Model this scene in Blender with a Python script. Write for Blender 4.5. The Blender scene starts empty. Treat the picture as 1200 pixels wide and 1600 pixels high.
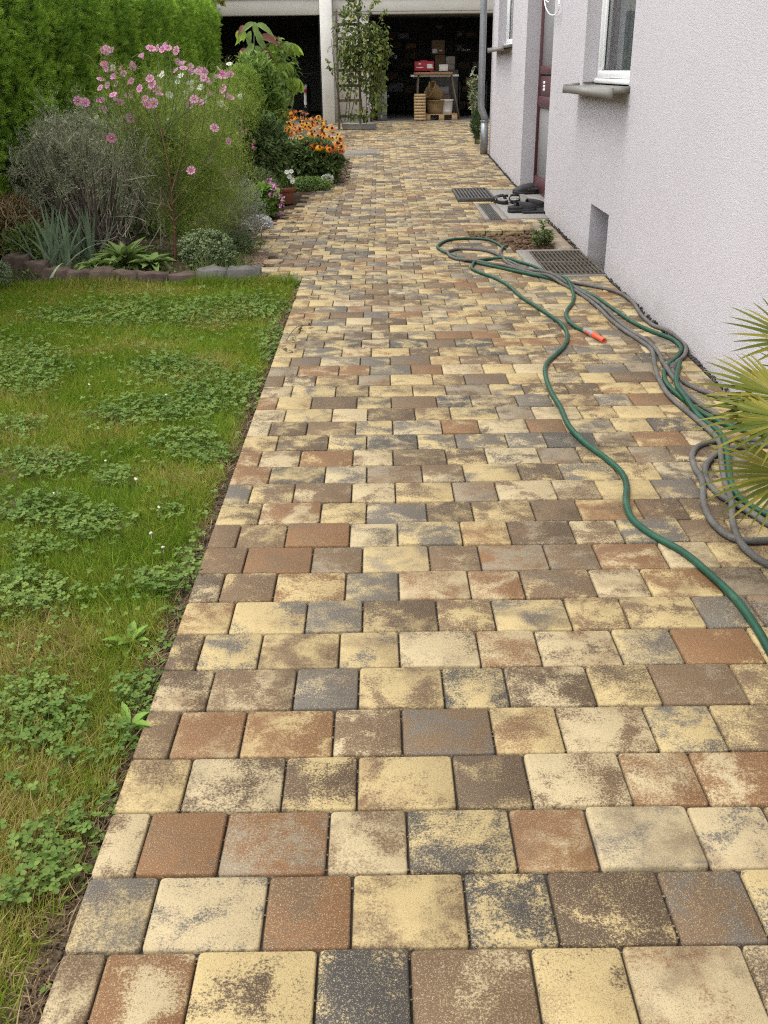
import bpy, math, random
import numpy as np
from mathutils import Matrix, Vector

random.seed(11)
rng = np.random.default_rng(7)
SC = bpy.context.scene
COL = SC.collection

# ------------------------------------------------------------------ camera
FPX, CAMH = 1525.0, 1.33
PITCH, YAW, ROLL = math.radians(24.39), math.radians(0.16), math.radians(-0.65)
_cp, _sp = math.cos(PITCH), math.sin(PITCH)
_fw = np.array([math.sin(YAW) * _cp, math.cos(YAW) * _cp, -_sp])
_rt = np.array([math.cos(YAW), -math.sin(YAW), 0.0])
_up = np.cross(_rt, _fw)
_c, _s = math.cos(ROLL), math.sin(ROLL)
CR, CU = _c * _rt + _s * _up, _c * _up - _s * _rt
cam_d = bpy.data.cameras.new('camera')
cam = bpy.data.objects.new('camera', cam_d)
COL.objects.link(cam)
SC.camera = cam
cam_d.sensor_fit = 'AUTO'
cam_d.sensor_width = 36.0
cam_d.lens = FPX / 1600 * 36.0
cam_d.clip_start, cam_d.clip_end = 0.05, 500
_m = Matrix.Identity(4)
for i in range(3):
    _m[i][0], _m[i][1], _m[i][2] = CR[i], CU[i], -_fw[i]
_m[2][3] = CAMH
cam.matrix_world = _m

# ------------------------------------------------------------------ world, sun, exposure (overcast day)
SUN_EL, SUN_AZ = math.radians(70), math.radians(262)     # azimuth: clockwise from +Y (the way the path runs)
world = bpy.data.worlds.new('World')
SC.world = world
world.use_nodes = True
nt = world.node_tree
nt.nodes.clear()
sky = nt.nodes.new('ShaderNodeTexSky')
sky.sky_type = 'NISHITA'
sky.sun_disc = False
sky.sun_elevation = SUN_EL
sky.sun_rotation = SUN_AZ
sky.dust_density = 2.0
sky.air_density = 1.0
sky.ozone_density = 0.6
hs = nt.nodes.new('ShaderNodeHueSaturation')             # cloud cover: the same sky with most of its blue gone
hs.inputs['Saturation'].default_value = 0.12
bg = nt.nodes.new('ShaderNodeBackground')
bg.inputs['Strength'].default_value = 0.15
wo = nt.nodes.new('ShaderNodeOutputWorld')
nt.links.new(sky.outputs[0], hs.inputs['Color'])
nt.links.new(hs.outputs[0], bg.inputs['Color'])
nt.links.new(bg.outputs[0], wo.inputs['Surface'])
sun_d = bpy.data.lights.new('sun', 'SUN')
sun_d.energy = 0.7
sun_d.angle = math.radians(35)
sun_d.color = (1.0, 0.95, 0.86)
sun = bpy.data.objects.new('sun', sun_d)
COL.objects.link(sun)
_sd = Vector((math.sin(SUN_AZ) * math.cos(SUN_EL), math.cos(SUN_AZ) * math.cos(SUN_EL), math.sin(SUN_EL)))
sun.rotation_euler = _sd.to_track_quat('Z', 'Y').to_euler()
SC.view_settings.view_transform = 'Standard'
SC.view_settings.look = 'None'
SC.view_settings.gamma = 1.0
SC.view_settings.use_curve_mapping = False
SC.view_settings.exposure = 1.5
SC.render.engine = 'CYCLES'
SC.cycles.max_bounces = 6
SC.cycles.transparent_max_bounces = 12
SC.cycles.use_denoising = False
SC.cycles.filter_width = 1.2
SC.cycles.sample_clamp_indirect = 4.0

# ------------------------------------------------------------------ where things stand (survey of the photograph)
def zg(Y):
    """height of the paving: level in front, rising gently towards the garage"""
    u = np.asarray(Y, float) / CAMH - 8
    return CAMH * 0.0235 * 0.6 * np.log1p(np.exp(np.clip(u / 0.6, -40, 40)))

def ray(px, py):
    a, b = (px - 600) / FPX, -(py - 800) / FPX
    return a * CR + b * CU + _fw

def G(px, py, z=0.0):
    w = ray(px, py)
    t = 5.0
    for _ in range(80):
        t = 0.5 * t + 0.5 * (CAMH - float(zg(w[1] * t)) - z) / -w[2]
    return np.array([w[0] * t, w[1] * t, float(zg(w[1] * t)) + z])

def PY(px, py, Y):
    w = ray(px, py)
    p = w * (Y / w[1])
    return np.array([p[0], p[1], p[2] + CAMH])

WX0, WSL = 1.527, 0.0127
def wallx(Y): return WX0 + WSL * Y
def WP(px, py, off=0.0):
    w = ray(px, py)
    t = (WX0 + off) / (w[0] - WSL * w[1])
    p = w * t
    return float(p[1]), float(p[2] + CAMH)
def ppm(Y): return FPX / (Y * _cp + 0.55)          # pixels per metre at that distance
def inframe(P, m=0):
    P = np.atleast_2d(P) - np.array([0, 0, CAMH])
    zc = np.maximum(P @ _fw, 1e-3)
    x = 600 + FPX * (P @ CR) / zc
    y = 800 - FPX * (P @ CU) / zc
    return (x > -m) & (x < 1200 + m) & (y > -m) & (y < 1600 + m) & (P @ _fw > 0.1), x, y

# ------------------------------------------------------------------ mesh helpers
class MB:
    def __init__(self): self.V, self.F, self.n = [], [], 0
    def add(self, V, F):
        V = np.asarray(V, float).reshape(-1, 3)
        if isinstance(F, np.ndarray): F = [F]
        for f in F:
            f = np.asarray(f)
            self.F.append((f if f.ndim == 2 else f[None]) + self.n)
        self.V.append(V); self.n += len(V)
        return self
    def box(self, c, s, rz=0.0, M=None, taper=1.0):
        x, y, z = np.asarray(s, float) / 2
        V = np.array([[-x, -y, -z], [x, -y, -z], [x, y, -z], [-x, y, -z], [-x * taper, -y * taper, z], [x * taper, -y * taper, z], [x * taper, y * taper, z], [-x * taper, y * taper, z]])
        if M is not None: V = V @ np.asarray(M).T
        if rz:
            c_, s_ = math.cos(rz), math.sin(rz)
            V = V @ np.array([[c_, -s_, 0], [s_, c_, 0], [0, 0, 1]]).T
        return self.add(V + np.asarray(c, float), np.array([[0, 3, 2, 1], [4, 5, 6, 7], [0, 1, 5, 4], [1, 2, 6, 5], [2, 3, 7, 6], [3, 0, 4, 7]]))
    def bbox(self, a, b, bev=0.004):
        """box from corner to corner with chamfered edges"""
        a, b = np.minimum(a, b).astype(float), np.maximum(a, b).astype(float)
        e = min(bev, *(0.45 * (b - a)))
        vs, idx = [], {}
        for k in range(3):
            for cx in (0, 1):
                for cy in (0, 1):
                    for cz in (0, 1):
                        cc = (cx, cy, cz)
                        p = np.array([(b[i] - (e if i != k else 0)) if cc[i] else (a[i] + (e if i != k else 0)) for i in range(3)])
                        idx[(k,) + cc] = len(vs); vs.append(p)
        F = []
        for k in range(3):
            i, j = [(1, 2), (2, 0), (0, 1)][k]
            for s in (0, 1):
                def q(u, v):
                    cc = [0, 0, 0]; cc[k] = s; cc[i] = u; cc[j] = v
                    return idx[(k,) + tuple(cc)]
                f = [q(0, 0), q(1, 0), q(1, 1), q(0, 1)]
                F.append(f if s else f[::-1])
        for k in range(3):
            i, j = [(1, 2), (2, 0), (0, 1)][k]
            for u in (0, 1):
                for v in (0, 1):
                    def q(ax, w):
                        cc = [0, 0, 0]; cc[i] = u; cc[j] = v; cc[k] = w
                        return idx[(ax,) + tuple(cc)]
                    f = [q(i, 0), q(i, 1), q(j, 1), q(j, 0)]
                    F.append(f if (u ^ v) else f[::-1])
        self.add(vs, np.array(F))
        base = self.n - len(vs)
        T = []
        for cx in (0, 1):
            for cy in (0, 1):
                for cz in (0, 1):
                    f = [idx[(0, cx, cy, cz)], idx[(1, cx, cy, cz)], idx[(2, cx, cy, cz)]]
                    T.append(f if (cx ^ cy ^ cz) else f[::-1])
        self.F.append(np.array(T) + base)
        return self
    def tube(self, P, r, n=8, cap=True):
        P = np.asarray(P, float); N = len(P)
        r = np.broadcast_to(np.asarray(r, float), (N,))
        T = np.gradient(P, axis=0); T /= np.linalg.norm(T, axis=1)[:, None] + 1e-12
        ref = np.array([0, 0, 1.0]) if abs(T[:, 2]).mean() < 0.8 else np.array([1.0, 0.1, 0])
        A = np.cross(T, ref); A /= np.linalg.norm(A, axis=1)[:, None] + 1e-12
        B = np.cross(A, T)
        th = np.arange(n) * 2 * math.pi / n
        V = P[:, None] + r[:, None, None] * (np.cos(th)[None, :, None] * A[:, None] + np.sin(th)[None, :, None] * B[:, None])
        i = np.arange(N - 1)[:, None] * n; k = np.arange(n)[None]; k2 = (k + 1) % n
        F = [np.stack([i + k, i + k2, i + n + k2, i + n + k], -1).reshape(-1, 4)]
        if cap: F += [np.arange(n)[::-1].copy(), (np.arange(n) + (N - 1) * n)]
        return self.add(V, F)
    def lathe(self, c, prof, n=20, sx=1.0, sy=1.0, cap=False):
        prof = np.asarray(prof, float); m = len(prof)
        th = np.arange(n) * 2 * math.pi / n
        V = np.stack([prof[:, 0:1] * np.cos(th) * sx, prof[:, 0:1] * np.sin(th) * sy, np.repeat(prof[:, 1:2], n, 1)], -1)
        i = np.arange(m - 1)[:, None] * n; k = np.arange(n)[None]; k2 = (k + 1) % n
        F = [np.stack([i + k, i + k2, i + n + k2, i + n + k], -1).reshape(-1, 4)]
        if cap: F += [np.arange(n)[::-1].copy(), (np.arange(n) + (m - 1) * n)]
        return self.add(V.reshape(-1, 3) + np.asarray(c, float), F)
    def quad(self, a, b, c, d): return self.add([a, b, c, d], np.array([[0, 1, 2, 3]]))

BASE = {}
def mesh_from(V, F, name='mesh', smooth=False):
    me = bpy.data.meshes.new(name)
    V = np.asarray(V, np.float32)
    tot = np.concatenate([np.full(len(f), f.shape[1], np.int32) for f in F])
    idx = np.concatenate([f.reshape(-1) for f in F]).astype(np.int32)
    me.vertices.add(len(V)); me.vertices.foreach_set('co', V.reshape(-1))
    me.loops.add(len(idx)); me.loops.foreach_set('vertex_index', idx)
    me.polygons.add(len(tot))
    me.polygons.foreach_set('loop_start', np.concatenate([[0], np.cumsum(tot)[:-1]]).astype(np.int32))
    me.polygons.foreach_set('loop_total', tot)
    if smooth: me.polygons.foreach_set('use_smooth', np.ones(len(tot), bool))
    me.update(calc_edges=True)
    return me

def mk(name, mb, mat, parent=None, smooth=False, kind=None, label=None, cat=None, group=None, origin=None):
    b = BASE.get(parent.name, np.zeros(3)) if parent else (np.asarray(origin, float) if origin is not None else np.zeros(3))
    V = np.concatenate(mb.V) - b
    me = mesh_from(V, mb.F, name, smooth)
    me.materials.append(mat)
    o = bpy.data.objects.new(name, me); COL.objects.link(o)
    if parent: o.parent = parent
    else: o.location = b
    BASE[o.name] = b
    if kind: o['kind'] = kind
    tag(o, label, cat, group)
    return o
def tag(o, label=None, cat=None, group=None):
    if label: o['label'] = label
    if cat: o['category'] = cat
    if group: o['group'] = group
def thing(name, label, cat, loc, group=None):
    o = bpy.data.objects.new(name, None); COL.objects.link(o)
    o.empty_display_size = 0.1
    o.location = loc; BASE[o.name] = np.asarray(loc, float)
    tag(o, label, cat, group)
    return o
def put(name, me, parent, loc, R=None, s=1.0):
    o = bpy.data.objects.new(name, me); COL.objects.link(o)
    o.parent = parent
    M = Matrix.Translation(Vector(np.asarray(loc, float) - BASE[parent.name]))
    if R is not None: M = M @ R.to_4x4()
    o.matrix_local = M @ Matrix.Scale(s, 4)
    return o

def unit(a):
    a = np.asarray(a, float)
    return a / (np.linalg.norm(a, axis=-1, keepdims=True) + 1e-12)

def scatter(mb, T, P, D, U, L, W, Z=None):
    """copies of template T (x across, y along, z up) at P, growing along D with upper face towards U"""
    TV, TF = T
    P = np.asarray(P, float); n = len(P)
    D = unit(D); X = unit(np.cross(D, U)); N = np.cross(X, D)
    L = np.broadcast_to(L, (n,)); W = np.broadcast_to(W, (n,)); Z = L if Z is None else np.broadcast_to(Z, (n,))
    V = P[:, None] + TV[None, :, 0:1] * (X * W[:, None])[:, None] + TV[None, :, 1:2] * (D * L[:, None])[:, None] + TV[None, :, 2:3] * (N * Z[:, None])[:, None]
    k = len(TV)
    mb.add(V.reshape(-1, 3), [(f[None] + (np.arange(n) * k)[:, None, None]).reshape(-1, f.shape[1]) for f in TF])

def tpl(rows, cup=0.12, droop=0.0):
    """leaf from (position along, half width) rows; tip closes in a point"""
    V = [[0, 0, 0]]; F3, F4 = [], []
    prev = None
    for (t, w) in rows:
        z = -droop * t * t
        i = len(V)
        V += [[-w, t, z + cup * w], [0, t, z], [w, t, z + cup * w]]
        if prev is None: F3 += [[0, i + 1, i], [0, i + 2, i + 1]]
        else: F4 += [[prev, prev + 1, i + 1, i], [prev + 1, prev + 2, i + 2, i + 1]]
        prev = i
    k = len(V); V.append([0, 1, -droop])
    F3 += [[prev, prev + 1, k], [prev + 1, prev + 2, k]]
    fs = [np.array(F3)]
    if F4: fs.append(np.array(F4))
    return np.array(V, float), fs
LEAF = tpl([(0.4, 0.5)], 0.25, 0.15)
LEAF2 = tpl([(0.25, 0.38), (0.55, 0.5), (0.8, 0.3)], 0.3, 0.3)
BIGLEAF = tpl([(0.12, 0.28), (0.3, 0.46), (0.5, 0.5), (0.7, 0.38), (0.88, 0.17)], 0.3, 0.55)
SWORD = tpl([(0.3, 0.5), (0.7, 0.42), (0.9, 0.22)], 0.25, 0.12)
BLADE = (np.array([[-.5, 0, 0], [.5, 0, 0], [-.38, .55, -.06], [.38, .55, -.06], [0, 1, -.28]], float), [np.array([[0, 1, 3, 2]]), np.array([[2, 3, 4]])])
NEEDLE = (np.array([[-.5, 0, 0], [.5, 0, 0], [0, 1, 0]], float), [np.array([[0, 1, 2]])])
LEAFLET = tpl([(0.3, 0.34), (0.75, 0.5)], 0.2, 0.05)

def catmull(P, k=6):
    P = np.asarray(P, float)
    Q = np.vstack([2 * P[0] - P[1], P, 2 * P[-1] - P[-2]])
    out = []
    t = np.linspace(0, 1, k, endpoint=False)[:, None]
    for i in range(len(P) - 1):
        a, b, c, d = Q[i:i + 4]
        out.append(0.5 * (2 * b + (c - a) * t + (2 * a - 5 * b + 4 * c - d) * t * t + (3 * b - a - 3 * c + d) * t ** 3))
    return np.vstack(out + [P[-1:]])

def rdir(n, up=0.0, spread=1.0):
    d = rng.normal(size=(n, 3)) * spread
    d[:, 2] += up
    return unit(d)

# ------------------------------------------------------------------ materials
class NT:
    def __init__(self, name):
        self.m = bpy.data.materials.new(name); self.m.use_nodes = True
        self.t = self.m.node_tree; self.t.nodes.clear()
        self.out = self.n('OutputMaterial'); self.p = self.n('BsdfPrincipled')
        self.l(self.p.outputs[0], self.out.inputs['Surface'])
    def n(self, ty, **k):
        o = self.t.nodes.new('ShaderNode' + ty)
        for a, v in k.items(): setattr(o, a, v)
        return o
    def l(self, a, b): self.t.links.new(a, b)
    def val(self, sock, v):
        if hasattr(v, 'is_linked') or hasattr(v, 'links'): self.l(v, sock)
        elif isinstance(v, (tuple, list)) and len(v) == 3 and sock.type == 'RGBA': sock.default_value = (*v, 1)
        else: sock.default_value = v
    def math(self, op, a, b=0.0, c=None, clamp=False):
        o = self.n('Math', operation=op, use_clamp=clamp)
        self.val(o.inputs[0], a); self.val(o.inputs[1], b)
        if c is not None: self.val(o.inputs[2], c)
        return o.outputs[0]
    def mix(self, f, a, b, bt='MIX'):
        o = self.n('Mix', data_type='RGBA', blend_type=bt)
        self.val(o.inputs[0], f); self.val(o.inputs[6], a); self.val(o.inputs[7], b)
        return o.outputs[2]
    def noise(self, vec, scale, detail=3.0, rough=0.55, dist=0.0):
        o = self.n('TexNoise'); self.l(vec, o.inputs['Vector'])
        o.inputs['Scale'].default_value = scale; o.inputs['Detail'].default_value = detail
        o.inputs['Roughness'].default_value = rough; o.inputs['Distortion'].default_value = dist
        return o.outputs['Fac']
    def ramp(self, f, stops, interp='LINEAR'):
        o = self.n('ValToRGB'); o.color_ramp.interpolation = interp
        el = o.color_ramp.elements
        while len(el) < len(stops): el.new(0.5)
        for e, (p, c) in zip(el, stops):
            e.position = p; e.color = (*c, 1) if len(c) == 3 else c
        self.l(f, o.inputs[0]); return o.outputs[0]
    def sstep(self, x, a, b):
        o = self.n('MapRange', interpolation_type='SMOOTHSTEP')
        self.val(o.inputs[0], x); o.inputs[1].default_value = a; o.inputs[2].default_value = b
        return o.outputs[0]
    def pos(self): return self.n('NewGeometry').outputs['Position']
    def obj(self): return self.n('TexCoord').outputs['Object']
    def rnd(self): return self.n('NewGeometry').outputs['Random Per Island']
    def bump(self, h, strength, dist):
        o = self.n('Bump'); self.l(h, o.inputs['Height']); o.inputs['Strength'].default_value = strength; o.inputs['Distance'].default_value = dist
        self.l(o.outputs[0], self.p.inputs['Normal']); return o
    def fin(self, col, rough=0.8, spec=0.3, metal=0.0):
        self.val(self.p.inputs['Base Color'], col); self.val(self.p.inputs['Roughness'], rough)
        self.p.inputs['Specular IOR Level'].default_value = spec; self.p.inputs['Metallic'].default_value = metal
        return self.m

def plain(name, c, rough=0.6, var=0.25, scale=8.0, spec=0.3, metal=0.0, bump=0.0, bscale=80.0):
    """one colour with soft mottling and a fine grain"""
    n = NT(name); v = n.pos()
    a = n.noise(v, scale, 4); b = n.noise(v, scale * 9, 2)
    f = n.math('ADD', n.math('MULTIPLY', a, 0.7), n.math('MULTIPLY', b, 0.3))
    c = np.array(c)
    col = n.ramp(f, [(0.3, tuple(c * (1 - var))), (0.7, tuple(np.minimum(c * (1 + var), 0.9)))])
    if bump: n.bump(n.noise(v, bscale, 3), bump, 0.004)
    return n.fin(col, rough, spec, metal)

LEAFGAIN = 1.8
def leafmat(name, cols, rough=0.5, trans=0.35, spec=0.35, patch=None, gain=None):
    """leaves: every leaf picks a colour of its own; light comes through"""
    n = NT(name)
    k = len(cols)
    cols = [tuple(np.minimum(np.array(c) * (gain or LEAFGAIN), .6)) for c in cols]
    f = n.rnd()
    if patch:
        f = n.math('ADD', n.math('MULTIPLY', f, 0.55), n.math('MULTIPLY', n.sstep(n.noise(n.pos(), patch, 3), 0.33, 0.67), 0.45))
    col = n.ramp(f, [(i / max(k - 1, 1), c) for i, c in enumerate(cols)])
    n.fin(col, rough + .1, spec * .45)
    tr = n.n('BsdfTranslucent'); n.l(col, tr.inputs['Color'])
    mx = n.n('MixShader'); mx.inputs[0].default_value = trans
    n.l(n.p.outputs[0], mx.inputs[1]); n.l(tr.outputs[0], mx.inputs[2]); n.l(mx.outputs[0], n.out.inputs['Surface'])
    return n.m

def paver_mat(name='paver_stone'):
    n = NT(name)
    oi = n.n('ObjectInfo')
    r = n.math('FRACT', n.math('ADD', oi.outputs['Random'], n.rnd()))
    wn = n.n('TexWhiteNoise', noise_dimensions='1D'); n.l(r, wn.inputs['W'])
    sep = n.n('SeparateColor'); n.l(wn.outputs['Color'], sep.inputs[0])
    r1, r2, r3 = sep.outputs[0], sep.outputs[1], sep.outputs[2]
    off = n.n('CombineXYZ'); n.l(n.math('MULTIPLY', r1, 37.0), off.inputs[0]); n.l(n.math('MULTIPLY', r2, 53.0), off.inputs[1]); n.l(n.math('MULTIPLY', r3, 29.0), off.inputs[2])
    ad = n.n('VectorMath', operation='ADD'); n.l(n.pos(), ad.inputs[0]); n.l(off.outputs[0], ad.inputs[1]); v = ad.outputs[0]
    CREAM, CREAM2 = (.385, .295, .138), (.380, .305, .175)
    BROWN, BROWN2, RUST = (.072, .046, .026), (.118, .074, .039), (.160, .079, .032)
    GREY, DARK, PALE = (.096, .085, .071), (.045, .041, .037), (.205, .166, .112)
    first = n.ramp(r, [(0, CREAM), (.22, CREAM2), (.32, PALE), (.36, BROWN2), (.50, BROWN), (.65, RUST), (.77, GREY), (.89, DARK), (.95, BROWN)], 'CONSTANT')
    darker = n.ramp(r2, [(0, BROWN2), (.30, GREY), (.48, RUST), (.72, BROWN), (.92, DARK)], 'CONSTANT')
    paler = n.ramp(r2, [(0, CREAM), (.48, CREAM2), (.80, PALE), (.90, BROWN2)], 'CONSTANT')
    second = n.mix(n.math('GREATER_THAN', r, .36), darker, paler)
    big = n.noise(v, 10.0, 2, 0.5, 0.5)
    mid = n.noise(v, 48.0, 6, 0.78)
    gr = n.noise(v, 210.0, 3, 0.75)
    f = n.math('ADD', big, n.math('MULTIPLY', n.math('SUBTRACT', mid, 0.5), 0.55))
    f = n.math('ADD', f, n.math('MULTIPLY', n.math('SUBTRACT', gr, 0.5), 0.85))
    f = n.math('ADD', f, n.math('MULTIPLY', n.math('SUBTRACT', r3, 0.5), 0.26))
    k_ = n.math('ADD', 0.55, n.math('MULTIPLY', r1, 0.9))                # some stones blend softly, some break hard
    f = n.math('ADD', n.math('MULTIPLY', n.math('SUBTRACT', f, 0.548), k_), 0.5)
    col = n.mix(n.sstep(f, 0.37, 0.63), first, second)
    # a third tone washed over part of the stone
    g2 = n.math('ADD', n.noise(v, 6.5, 3, 0.6), n.math('MULTIPLY', n.math('SUBTRACT', gr, 0.5), 0.6))
    col = n.mix(n.math('MULTIPLY', n.sstep(g2, 0.50, 0.72), 0.55), col, n.ramp(r1, [(0, BROWN), (.4, GREY), (.55, RUST), (.7, BROWN2)], 'CONSTANT'))
    # aggregate: pale and dark grains
    sp = n.noise(v, 520.0, 1, 0.5)
    col = n.mix(n.math('MULTIPLY', n.sstep(sp, 0.58, 0.68), 0.6), col, (.40, .325, .19))
    col = n.mix(n.math('MULTIPLY', n.sstep(sp, 0.40, 0.32), 0.55), col, (.05, .04, .032))
    # grime in broad patches over many stones
    wv = n.pos()
    d = n.sstep(n.noise(wv, 0.9, 4, 0.6), 0.5, 0.72)
    col = n.mix(n.math('MULTIPLY', d, 0.25), col, (.11, .082, .056))
    n.bump(n.math('ADD', n.math('MULTIPLY', gr, 0.6), n.math('MULTIPLY', mid, 0.5)), 0.55, 0.0025)
    return n.fin(col, n.math('ADD', 0.66, n.math('MULTIPLY', mid, 0.2)), 0.30)

# ================================================================== ground, lawn soil, bed soil
M_SOIL = plain('dark_soil', (.06, .043, .03), 0.95, 0.45, 14, 0.1, bump=0.9, bscale=60)
M_LAWNSOIL = plain('lawn_soil', (.085, .065, .036), 0.95, 0.4, 9, 0.1, bump=0.9, bscale=70)
M_BED = plain('bedding_sand', (.040, .034, .029), 0.95, 0.3, 60, 0.1)
M_PAVER = paver_mat()

def sheet(name, x0, x1, y0, y1, nx, ny, z, mat, label=None, rough=0.0, kind='structure', hole=None):
    xs, ys = np.linspace(x0, x1, nx + 1), np.linspace(y0, y1, ny + 1)
    X, Y = np.meshgrid(xs, ys)
    Z = zg(Y) + z + (rng.normal(size=X.shape) * rough if rough else 0)
    i = (np.arange(ny)[:, None] * (nx + 1) + np.arange(nx)[None]).reshape(-1)
    mb = MB().add(np.stack([X, Y, Z], -1), np.stack([i, i + 1, i + nx + 2, i + nx + 1], -1))
    return mk(name, mb, mat, smooth=True, kind=kind, label=label)

sheet('ground', -70, 70, -40, 110, 20, 150, -0.42, plain('earth', (.10, .085, .06), 0.95, 0.3, 2, 0.1), 'bare brown earth under the whole garden and beyond')
sheet('lawn', -4.2, -0.545, -0.6, 6.86, 80, 160, -0.035, M_LAWNSOIL, 'brown soil of the lawn left of the paved path', 0.004)
sheet('flower_bed', -4.2, -0.36, 6.86, 22.4, 60, 240, -0.02, M_SOIL, 'dark brown soil of the flower bed left of the paving', 0.014)

# ================================================================== the paved path
RD, LW_, SW_ = 0.1673, 0.1995, 0.1510
PER = LW_ + SW_
ROW0 = 1.178
GAP = 0.0046
XL = np.array([(-3, -.54), (6.9, -.54), (6.95, -.79), (7.3, -.885), (8.0, -.89), (8.4, -1.1), (9.2, -1.09), (9.8, -1.03), (10.67, -.91), (11.5, -.84), (12.2, -.72), (12.55, -.52), (13.1, -.41), (14.77, -.37), (15.36, -.44), (15.9, -.6), (17, -.7), (17.9, -.78), (19, -2.0), (20, -3.4), (30, -3.4)])
def zone_cut(yc):
    """what is left out of a row of pavers: (from x, to x)"""
    z = []
    if 9.66 < yc < 12.02: z.append((1.03 if yc < 10.96 else 1.27, 9))
    if 9.0 < yc < 9.5: z.append((1.42, 9))
    if 8.58 < yc < 9.02: z.append((0.80, 9))
    if 8.25 < yc <= 8.58: z.append((0.94, 9))
    if 7.9 < yc <= 8.25: z.append((1.08, 9))
    if 6.93 < yc <= 7.9: z.append((1.10, 9))
    return z

cells = []                                               # x0, x1, y0, y1
for i in range(-7, 133):
    y0, y1 = ROW0 + i * RD, ROW0 + (i + 1) * RD
    yc = (y0 + y1) / 2
    if y1 > 22.95: break
    xl = float(np.interp(yc, XL[:, 0], XL[:, 1]))
    xr = wallx(yc) - 0.036 if yc < 16.0 else 3.6
    ph = (-0.0605 if i % 2 == 0 else 0.040) + 0.0040 * (yc - 1.2) + random.uniform(-.004, .004)
    k0 = int(math.floor((-3.9 - ph) / PER))
    edges = []
    for k in range(k0, k0 + 26):
        edges += [(ph + k * PER, ph + k * PER + LW_), (ph + k * PER + LW_, ph + (k + 1) * PER)]
    zs = zone_cut(yc)
    for (a, b) in edges:
        if yc < 6.92:
            a2 = max(a, xl)
            if b - xl < 0.03: continue
            if 0 < a - xl < 0.03: a2 = xl + random.uniform(0, .004)
        else:
            if a < xl - 0.07: continue
            a2 = a
        b2 = min(b, xr)
        bad = False
        for (za, zb) in zs:
            if a2 >= za - 0.035: bad = True
            elif b2 > za: b2 = za
            elif za - b2 < 0.035: b2 = za
        if xr - b2 < 0.03 and b2 != xr and not zs: b2 = xr
        if bad or b2 - a2 < 0.03: continue
        cells.append((a2, b2, y0, y1))
cells = np.array(cells)
ctr = np.stack([(cells[:, 0] + cells[:, 1]) / 2, (cells[:, 2] + cells[:, 3]) / 2], 1)

# the bed the stones lie in (never in the planting hole, the light well or the threshold)
mb = MB()
zb0, zb1 = zg(cells[:, 2]) - 0.0105, zg(cells[:, 3]) - 0.0105
V = np.stack([np.stack([cells[:, 0], cells[:, 2], zb0], 1), np.stack([cells[:, 1], cells[:, 2], zb0], 1), np.stack([cells[:, 1], cells[:, 3], zb1], 1), np.stack([cells[:, 0], cells[:, 3], zb1], 1)], 1)
mb.add(V.reshape(-1, 3), np.arange(len(cells) * 4).reshape(-1, 4))
path = mk('path', mb, M_BED, kind='structure', label='garden path of multicoloured concrete pavers running to the garage')

def paver_geo(w, d, deep=0.055):
    """rounded corners, a worn chamfer, sides"""
    r = 0.008
    def ring(ins, z, rr):
        hx, hy = w / 2 - ins, d / 2 - ins
        out = []
        for cx, cy, a0 in ((1, 1, 0), (-1, 1, 90), (-1, -1, 180), (1, -1, 270)):
            for a in (0, 45, 90):
                t = math.radians(a0 + a)
                out.append((cx * (hx - rr) + rr * math.cos(t), cy * (hy - rr) + rr * math.sin(t), z))
        return out
    V = ring(0.0036, 0.0, r * .7) + ring(0, -0.0032, r) + ring(0, -deep, r)
    n = 12; k = np.arange(n); k2 = (k + 1) % n
    F = [np.arange(n)[None]] + [np.stack([k + n * (j + 1), k2 + n * (j + 1), k2 + n * j, k + n * j], 1) for j in (0, 1)]
    return np.array(V), F

# the 300 stones that show largest are stones of their own, the rest is one mesh
P3 = np.stack([ctr[:, 0], ctr[:, 1], zg(ctr[:, 1])], 1)
ok, sx, sy = inframe(P3, 30)
size = np.where(ok & ~((sx > 1165) & (sy < 830) & (sy > 560)), (cells[:, 1] - cells[:, 0]) / (ctr[:, 1] * _cp + .55) ** 3, 0)
order = np.argsort(-size)
single = set(order[:300].tolist())
shared = {}
rest = MB()
for i, (a, b, y0, y1) in enumerate(cells):
    w, d = b - a - GAP, RD - GAP
    x, y = ctr[i]
    slope = math.atan2(float(zg(y1) - zg(y0)), RD)
    far = y > 13
    z = float(zg(y)) + random.gauss(0, 0.0015)
    rx, ry, rz = slope + random.gauss(0, .004), random.gauss(0, .004), random.gauss(0, .0035)
    if i in single:
        key = round(w, 3)
        if key not in shared:
            g = paver_geo(key, d); me = mesh_from(g[0], g[1], 'paver'); me.materials.append(M_PAVER); shared[key] = me
        o = bpy.data.objects.new('paver', shared[key]); COL.objects.link(o); o.parent = path
        o.location = (x, y, z); o.rotation_euler = (rx, ry, rz)
    else:
        g = paver_geo(w, d, 0.055)
        Vv = g[0].copy()
        Vv[:, 2] += Vv[:, 0] * -math.sin(ry) + Vv[:, 1] * math.sin(rx)
        c_, s_ = math.cos(rz), math.sin(rz)
        Vv[:, :2] = Vv[:, :2] @ np.array([[c_, s_], [-s_, c_]])
        rest.add(Vv + np.array([x, y, z]), g[1])
mk('pavers', rest, M_PAVER, path, kind='stuff')

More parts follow.
